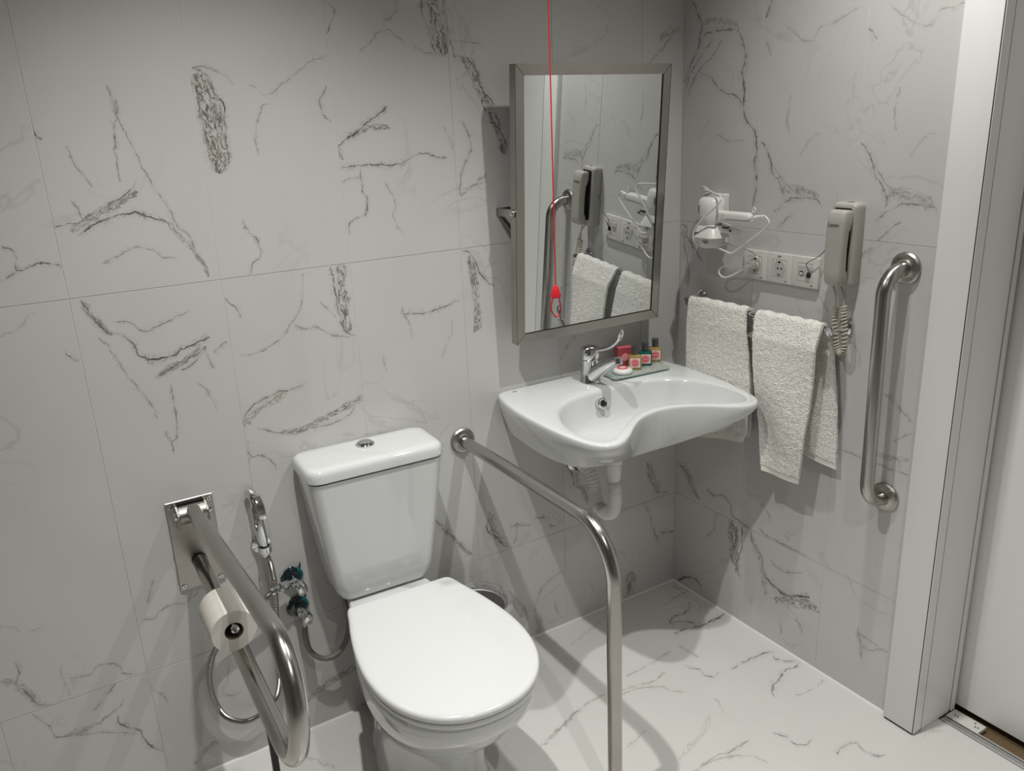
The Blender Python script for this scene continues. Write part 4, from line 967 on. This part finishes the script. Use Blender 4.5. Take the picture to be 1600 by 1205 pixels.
def ctrl(pts, t):
    """piecewise linear control values"""
    for (a, va), (b, vb) in zip(pts, pts[1:]):
        if a <= t <= b: return va + (vb - va) * (t - a) / (b - a)
    return pts[-1][1] if t > pts[-1][0] else pts[0][1]
def towel(root, front, back, xf, xb, zf, zb, seed, amp):
    """front/back: (left(z), right(z)) control lists for y; sheet runs front hem -> over the bar -> back hem"""
    def sheet(z0, z1, nz, ny, side, rise):
        rows = []
        for i in range(nz + 1):
            row = []
            for j in range(ny + 1):
                w = j / ny
                if side == 'top': pass
                z = z0 + (z1 - z0) * i / nz
                L_ = front if side == 'f' else back
                y = ctrl(L_[0], z) * (1 - w) + ctrl(L_[1], z) * w
                zz = z - (z1 - z) / (z1 - z0) * 0 + rise(w) * (1 - i / nz)
                x = xf if side == 'f' else xb
                k = min(1, (z1 - z) / .30)
                x2 = x + (-1 if side == 'f' else 1) * 0
                x2 += amp * k * math.sin(w * 6.0 + seed + zz * 5) * (.6 if side == 'f' else .35) + (.006 * k * math.sin(zz * 17 + seed * 2 + w * 3) if side == 'f' else 0)
                blend = min(1, (z1 - z) / .05)
                x2 = (RX + (-.0135 if side == 'f' else .0135)) * (1 - blend) + x2 * blend
                row.append(Vector((x2, y, zz)))
            rows.append(row)
        return rows
    top = 1.010
    nyy = 56
    fr = sheet(zf, top, 104, nyy, 'f', lambda w: front[2] * (w - .5))
    bk = sheet(zb, top, 84, nyy, 'b', lambda w: back[2] * (w - .5))
    arc = []
    for k in range(1, 8):
        a = PI * k / 8; row = []
        for j in range(nyy + 1):
            f, b = fr[-1][j], bk[-1][j]; t = k / 8
            row.append(Vector((RX - .0135 * math.cos(a), f.y * (1 - t) + b.y * t, top + .0125 * math.sin(a) + .0015 * math.sin(j * .5 + seed))))
        arc.append(row)
    rows = fr + arc + bk[::-1]
    nr = len(rows); th = .0042
    # normals and terry relief
    nor = [[None] * (nyy + 1) for _ in range(nr)]
    for i in range(nr):
        for j in range(nyy + 1):
            a = rows[min(i + 1, nr - 1)][j] - rows[max(i - 1, 0)][j]; b = rows[i][min(j + 1, nyy)] - rows[i][max(j - 1, 0)]
            nor[i][j] = a.cross(b).normalized()
    if nor[10][10].x > 0: nor = [[-q for q in r] for r in nor]
    def part(i0, i1, mul, hem=False):
        A = []; B = []
        for i in range(i0, i1):
            for j in range(nyy + 1):
                p = rows[i][j]; h = mnoise.noise(p * 190 + Vector((seed, 0, 0))) * .0014 + mnoise.noise(p * 80) * .0010
                e = 0 if hem else th * mul + h
                if hem: e = th * .45
                A.append(p + nor[i][j] * e); B.append(p - nor[i][j] * (e if hem else th * mul - h * .6))
        n = nyy + 1; m = i1 - i0; g = G(); vs = A + B; o = len(A); fs = []
        for i in range(m - 1):
            for j in range(nyy):
                fs.append((i * n + j, i * n + j + 1, (i + 1) * n + j + 1, (i + 1) * n + j)); fs.append((o + i * n + j, o + (i + 1) * n + j, o + (i + 1) * n + j + 1, o + i * n + j + 1))
            for j in (0, nyy):
                q = (i * n + j, (i + 1) * n + j, o + (i + 1) * n + j, o + i * n + j); fs.append(q if j == 0 else q[::-1])
        for j in range(nyy):
            fs.append((j, o + j, o + j + 1, j + 1)); r = (m - 1) * n; fs.append((r + j, r + j + 1, o + r + j + 1, o + r + j))
        return g.add(vs, fs)
    obj('cloth', part(4, nr - 4, 1.0), TERRY, root, 80)
    obj('hem', part(0, 5, 1.0, True), HEM, root, 80); obj('hem', part(nr - 5, nr, 1.0, True), HEM, root, 80)
tw = thing('hand_towel', 'white terry hand towel draped on the rail, half hidden by the washbasin', 'towel', (RX, -.24, .60), 'towels on the rail')
towel(tw, ([(.58, -.165), (.66, -.150), (.82, -.128), (1.01, -.120)], [(.58, -.345), (.66, -.372), (.80, -.374), (1.01, -.338)], .045), ([(.60, -.13), (1.01, -.12)], [(.60, -.335), (1.01, -.338)], 0.0), -.076, -.026, .622, .640, 1.3, .004)
tw = thing('hand_towel', 'white terry hand towel hanging lowest, nearest the telephone', 'towel', (RX, -.50, .58), 'towels on the rail')
towel(tw, ([(.58, -.437), (.66, -.419), (.80, -.399), (.97, -.382), (1.01, -.372)], [(.58, -.555), (.65, -.563), (.80, -.577), (1.01, -.584)], 0.0), ([(.64, -.480), (.80, -.44), (1.01, -.375)], [(.64, -.628), (.78, -.618), (.97, -.590), (1.01, -.582)], -.015), -.086, -.028, .588, .648, 4.1, .008)

# ------------------------------------------------------------------ sockets
def text(body, size, mat, parent, m, local=False):
    cu = bpy.data.curves.new('lettering', 'FONT'); cu.body = body; cu.size = size; cu.extrude = .00012; cu.align_x = 'CENTER'; cu.align_y = 'CENTER'; cu.resolution_u = 3
    to = bpy.data.objects.new('lettering_tmp', cu); C.objects.link(to)
    dg = bpy.context.evaluated_depsgraph_get(); me = to.evaluated_get(dg).to_mesh()
    vs = [m @ v.co for v in me.vertices]; fs = [list(p.vertices) for p in me.polygons]
    to.to_mesh_clear(); bpy.data.objects.remove(to)
    return obj('lettering', G().add(vs, fs), mat, parent, 0, local)
def wall_r(y, z, x): # text plane on the right wall facing -x; text x axis runs along -y
    return Matrix(((0, 0, -1, x), (-1, 0, 0, y), (0, 1, 0, z), (0, 0, 0, 1)))
Y0, MW, ZB, ZT = -.268, .0833, 1.0945, 1.1725
FX = -.0105
def socket(k, label):
    ya = Y0 - k * MW; yb = ya - MW; yc = (ya + yb) / 2; zc = (ZB + ZT) / 2
    t = thing('wall_socket', label, 'socket', (0, yc, ZB), 'wall socket row')
    fr_plate = obj('cover_frame', G().box((FX, yb + .0004, ZB), (-.0003, ya - .0004, ZT), .0014, 2), WPLAST, t, 30)
    return t, yc, zc
def square_lines(t, yc, zc, h):
    g = G(); x = FX - .0003; wv = .0005
    for (a, b, c, d) in ((-h, h, h - wv, h), (-h, h, -h, -h + wv), (-h, -h + wv, -h, h), (h - wv, h, -h, h)):
        g.box((x, yc + a, zc + c), (FX + .0004, yc + b, zc + d))
    obj('insert_joint', g, M('joint_grey', (.20, .195, .18), .7), t, 0)
ROUND = M('socket_recess', (.50, .49, .46), .4)
def schuko(t, yc, zc):
    R_ = [[(x, yc + r * math.cos(2 * PI * a / 36), zc + r * math.sin(2 * PI * a / 36)) for a in range(36)] for r, x in ((.0215, FX - .0008), (.0200, FX - .0012), (.0188, FX - .0004), (.0182, FX + .0085))]
    obj('socket_well', G().rings(R_, cap0=False, cap1=False), WPLAST, t, 30)
    obj('socket_floor', G().lathe([(.0183, 0), (.0183, .0004)], (FX - .00115, yc, zc), (1, 0, 0), 36), ROUND, t, 0)
    for dy in (-.006, .006): obj('pin_hole', G().lathe([(.0026, 0), (.0026, .0003)], (FX - .0012, yc + dy - .002, zc), (-1, 0, 0), 14), DARK, t, 0)
    for s in (1, -1): obj('earth_clip', G().box((FX - .0016, yc - .0035, zc + s * .0165 - .0022), (FX - .0012, yc + .0035, zc + s * .0165 + .0022), .0004, 1), DARK if s > 0 else CHROME, t, 0)
t0, y0, z0 = socket(0, 'white wall socket with the hairdryer plug in it'); square_lines(t0, y0, z0, .0235); schuko(t0, y0, z0)
text('IP20', .005, INK, t0, wall_r(y0 - .022, z0 - .033, FX - .0004))
t1_, y1, z1 = socket(1, 'empty white wall socket in the middle of the row'); square_lines(t1_, y1, z1, .0235); schuko(t1_, y1, z1)
text('220V', .0062, INK, t1_, wall_r(y1 + .001, z1 + .031, FX - .0004)); text('IP20', .005, INK, t1_, wall_r(y1 - .022, z1 - .033, FX - .0004))
t2_, y2, z2 = socket(2, 'white telephone socket with a thin cable in it'); square_lines(t2_, y2, z2, .0235)
obj('outlet_face', G().box((FX - .0010, y2 - .0205, z2 - .008), (FX - .0003, y2 + .0205, z2 + .016), .0003, 1), ROUND, t2_, 0)
obj('port', G().rings([[(FX - .0015 + e, y2 + .010 + a, z2 - .004 + b_) for a, b_ in ((-.006, .006), (.006, .006), (.006, -.002), (.002, -.006), (-.002, -.006), (-.006, -.002))] for e in (0, .0006)]), DARK, t2_, 0)
obj('port_shutter', G().rings([[(FX - .0018 + e, y2 + .010 + a, z2 - .004 + b_) for a, b_ in ((-.0045, .0032), (.0045, .0032), (.0045, -.0012), (.0015, -.004), (-.0015, -.004), (-.0045, -.0012))] for e in (0, .0003)]), WPLAST, t2_, 0)
obj('port', G().rings([[(FX - .0015 + e, y2 - .013 + a, z2 - .006 + b_) for a, b_ in ((-.006, .006), (.006, .006), (.006, -.002), (.002, -.006), (-.002, -.006), (-.006, -.002))] for e in (0, .0006)]), DARK, t2_, 0)
text('IP20', .005, INK, t2_, wall_r(y2 - .022, z2 - .033, FX - .0004))

# ------------------------------------------------------------------ hairdryer
hd_ = thing('hairdryer', 'white hotel hairdryer hanging in its wall holder', 'hairdryer', (0, -.17, 1.18))
obj('wall_base', G().box((-.022, -.200, 1.176), (-.0005, -.120, 1.318), .006, 3), DRYERPL, hd_, 40)
bxh, byh = -.064, -.194
hb = obj('holder_ring', G().rings([[(bxh + (x), byh + y, z) for x, y in rrect(0, 0, hx, hy, r, 5)] for hx, hy, r, z in ((.036, .041, .022, 1.2035), (.040, .047, .024, 1.2060), (.039, .045, .024, 1.2100), (.029, .033, .020, 1.2370), (.026, .029, .018, 1.2400))]).box((-.03, byh - .022, 1.206), (-.021, byh + .022, 1.222), .003, 2), DRYERPL, hd_, 45)
obj('holder_wing', G().rings([[(bxh + .01 + x, y, z) for x, z in ((-.020, 1.220), (.020, 1.220), (.020, 1.240), (-.020, 1.240))] if i == 0 else [(bxh + .01 + x, y, z) for x, z in ((-.010, 1.2195), (.012, 1.2195), (.012, 1.2275), (-.010, 1.2275))] for i, y in enumerate((byh - .030, byh - .092))]), DRYERPL, hb, 30)
obj('switch_slot', G().box((bxh - .012, byh - .072, 1.2335), (bxh - .004, byh - .052, 1.2375)).lathe([(.0035, 0), (.0035, .002)], (bxh - .0085, byh - .080, 1.2285), (-1, 0, .2), 12), BLACK, hb, 0)
obj('nozzle', G().lathe([(.033, 0), (.033, -.004), (.031, -.026), (.028, -.0275)], (bxh, byh, 1.2040), (0, 0, 1), 28), DRYERPL, hd_, 40)
obj('barrel', G().rings([[(bxh + x, byh + y, z) for x, y in rrect(0, 0, hx, hy, r, 6)] for hx, hy, r, z in ((.026, .027, .022, 1.2365), (.030, .032, .026, 1.244), (.033, .036, .029, 1.262), (.034, .037, .030, 1.290), (.031, .035, .028, 1.306), (.024, .028, .022, 1.3125), (.012, .014, .01, 1.314))]), DRYERPL, hd_, 50)
g = G(); R_ = []
for t in [i / 8 for i in range(9)]:
    y = lerp(byh - .028, byh - .150, t); hz = lerp(.0205, .0175, t) - (.004 if i == 8 else 0); hx = .0155 - .001 * t
    z = lerp(1.2625, 1.2655, t)
    e = .005 if t > .99 else 0
    R_.append([(bxh + x, y, z + zz) for x, zz in rrect(0, 0, hx - e, hz - e, .009, 4)])
hh = obj('handle', G().rings(R_), DRYERPL, hd_, 45)
obj('handle_seam', G().box((bxh - .0163, byh - .150, 1.2590), (bxh - .0135, byh - .062, 1.2600)), M('seam_grey', (.15, .15, .14), .6), hh, 0)
obj('hanging_loop', G().tube([(bxh, byh - .152 + .005 * math.cos(a), 1.2865 + .006 * math.sin(a)) for a in [2 * PI * k / 16 for k in range(16)]], .0018, 8, loop=True), DRYERPL, hh, 60)
obj('strain_relief', G().lathe([(.0075, 0), (.006, .012), (.0042, .026), (0, .026)], (bxh, byh - .157, 1.2665), (0, -1, .25), 14), DRYERPL, hh, 40)
obj('power_button', G().box((bxh - .0168, byh - .066, 1.258), (bxh - .0150, byh - .052, 1.274), .0006, 1), WPLAST, hh, 30)
PRN = M('grey_print', (.10, .10, .10), .6)
obj('print', G().box((bxh - .0346, byh + .014, 1.2725), (bxh - .0336, byh + .0165, 1.2935)), PRN, hd_, 0)
obj('print', G().box((bxh - .0368, byh + .010, 1.2145), (bxh - .0355, byh + .028, 1.2185)), PRN, hb, 0)
obj('warning_label', G().box((bxh - .0336, byh - .022, 1.1950), (bxh - .0322, byh + .002, 1.1968)).box((bxh - .0336, byh - .022, 1.1910), (bxh - .0322, byh - .006, 1.1926)), PRN, hb, 0)
c1 = [(bxh, -.366, 1.272), (-.062, -.379, 1.274), (-.06, -.393, 1.262), (-.06, -.391, 1.251), (-.06, -.371, 1.233), (-.06, -.340, 1.212), (-.06, -.307, 1.190), (-.06, -.276, 1.169), (-.06, -.265, 1.1655), (-.06, -.238, 1.171), (-.065, -.209, 1.178), (-.075, -.185, 1.180), (-.09, -.170, 1.186), (-.103, -.166, 1.200), (-.108, -.172, 1.225), (-.108, -.195, 1.250), (-.106, -.225, 1.275), (-.103, -.256, 1.300), (-.098, -.262, 1.316), (-.085, -.240, 1.322), (-.07, -.197, 1.327), (-.055, -.160, 1.336), (-.045, -.135, 1.336), (-.030, -.132, 1.328), (-.018, -.150, 1.318)]
obj('cord', G().tube(c1, .0026, 8, 6), DRYERPL, hd_, 60)
c2 = [(-.018, -.165, 1.1755), (-.028, -.180, 1.178), (-.032, -.220, 1.186), (-.032, -.256, 1.178), (-.032, -.291, 1.175), (-.034, -.321, 1.170), (-.036, -.341, 1.156), (-.036, -.331, 1.143), (-.038, -.298, 1.125), (-.045, -.256, 1.100), (-.047, -.230, 1.093), (-.047, -.212, 1.104), (-.045, -.219, 1.119), (-.042, -.244, 1.127), (-.040, -.280, 1.126), (-.034, -.308, 1.131)]
obj('cord', G().tube(c2, .0024, 8, 6), DRYERPL, hd_, 60)
obj('plug', G().box((-.034, -.326, 1.1265), (-.0122, -.2935, 1.1405), .003, 2), WPLAST, hd_, 40)

# ------------------------------------------------------------------ telephone
ph_ = thing('wall_telephone', 'beige wall telephone with its handset and coiled cord', 'telephone', (0, -.585, 1.118))
pb = obj('base', G().rings([[(x, -.597 + yy * .88, 1.2165 + zz) for yy, zz in rrect(0, 0, hy, hz, r, 5)] for x, hy, hz, r in ((-.0005, .037, .098, .010), (-.012, .040, .101, .012), (-.026, .0395, .101, .012), (-.034, .037, .0985, .012), (-.037, .033, .094, .010))]), PHONEPL, ph_, 40)
obj('cradle_groove', G().box((-.0395, -.620, 1.14), (-.0365, -.574, 1.305), .003, 1), BLACK, pb, 30)
obj('top_print', G().box((-.024, -.610, 1.3172), (-.016, -.596, 1.3180)), INK, pb, 0)
g = G(); R_ = []
for i, (t, dx, hx, hy) in enumerate(((0, .0, .004, .024), (.012, .0, .013, .0285), (.04, .0, .0175, .0305), (.16, .001, .0185, .031), (.24, .004, .0160, .031), (.28, .007, .0135, .0305), (.50, .0085, .0125, .030), (.78, .0075, .0130, .0290), (.82, .0045, .0160, .029), (.92, .002, .0175, .0285), (.97, .001, .0155, .027), (.99, .0005, .011, .024), (1, 0, .004, .017))):
    z = 1.303 - t * .180
    bow = .006 * math.sin(PI * t)
    R_.append([(-.0555 - dx * .8 - bow * .4 + x, -.6045 + y * .82, z) for x, y in rrect(0, 0, hx, hy, min(hx, hy) * .6, 5)])
hsx = obj('handset', G().rings(R_), PHONEPL, ph_, 45)
text('Laxon', .0125, INK, hsx, wall_r(-.6020, 1.2695, -.0770))
gp = [(-.050, -.592, 1.124), (-.047, -.600, 1.095), (-.045, -.602, 1.066)]
gq = [(-.030, -.600, 1.120), (-.036, -.616, 1.095), (-.040, -.620, 1.072)]
obj('cord_lead', G().tube(gp, .0022, 8, 5).tube(gq, .0022, 8, 5), CORDPL, ph_, 60)
ax = spline([Vector(p) for p in ((-.045, -.602, 1.068), (-.046, -.602, 1.045), (-.048, -.607, 1.01), (-.049, -.615, .975), (-.048, -.626, .9575), (-.046, -.634, .972), (-.043, -.631, 1.01), (-.041, -.624, 1.045), (-.040, -.620, 1.073))], 70)
turns = 33; hel = []
nn_ = len(ax)
for i in range(nn_):
    t = (ax[min(i + 1, nn_ - 1)] - ax[max(i - 1, 0)]).normalized(); u = t.cross(Vector((1, .1, 0))).normalized(); v = t.cross(u)
    a = 2 * PI * turns * i / nn_
    hel.append(ax[i] + (u * math.cos(a) + v * math.sin(a)) * .0064)
obj('coiled_cord', G().tube(hel, .0021, 6), CORDPL, ph_, 80)
obj('line_cable', G().tube([(-.012, -.560, 1.224), (-.014, -.545, 1.208), (-.018, -.532, 1.190), (-.020, -.518, 1.177), (-.021, -.498, 1.166), (-.021, -.487, 1.156), (-.019, -.492, 1.143), (-.0135, -.4895, 1.128)], .0011, 6, 6), M('grey_cable', (.10, .095, .085), .5), ph_, 60)
obj('line_plug', G().box((-.0155, -.4940, 1.121), (-.0116, -.4845, 1.1315), .0008, 1), BLACK, ph_, 30)
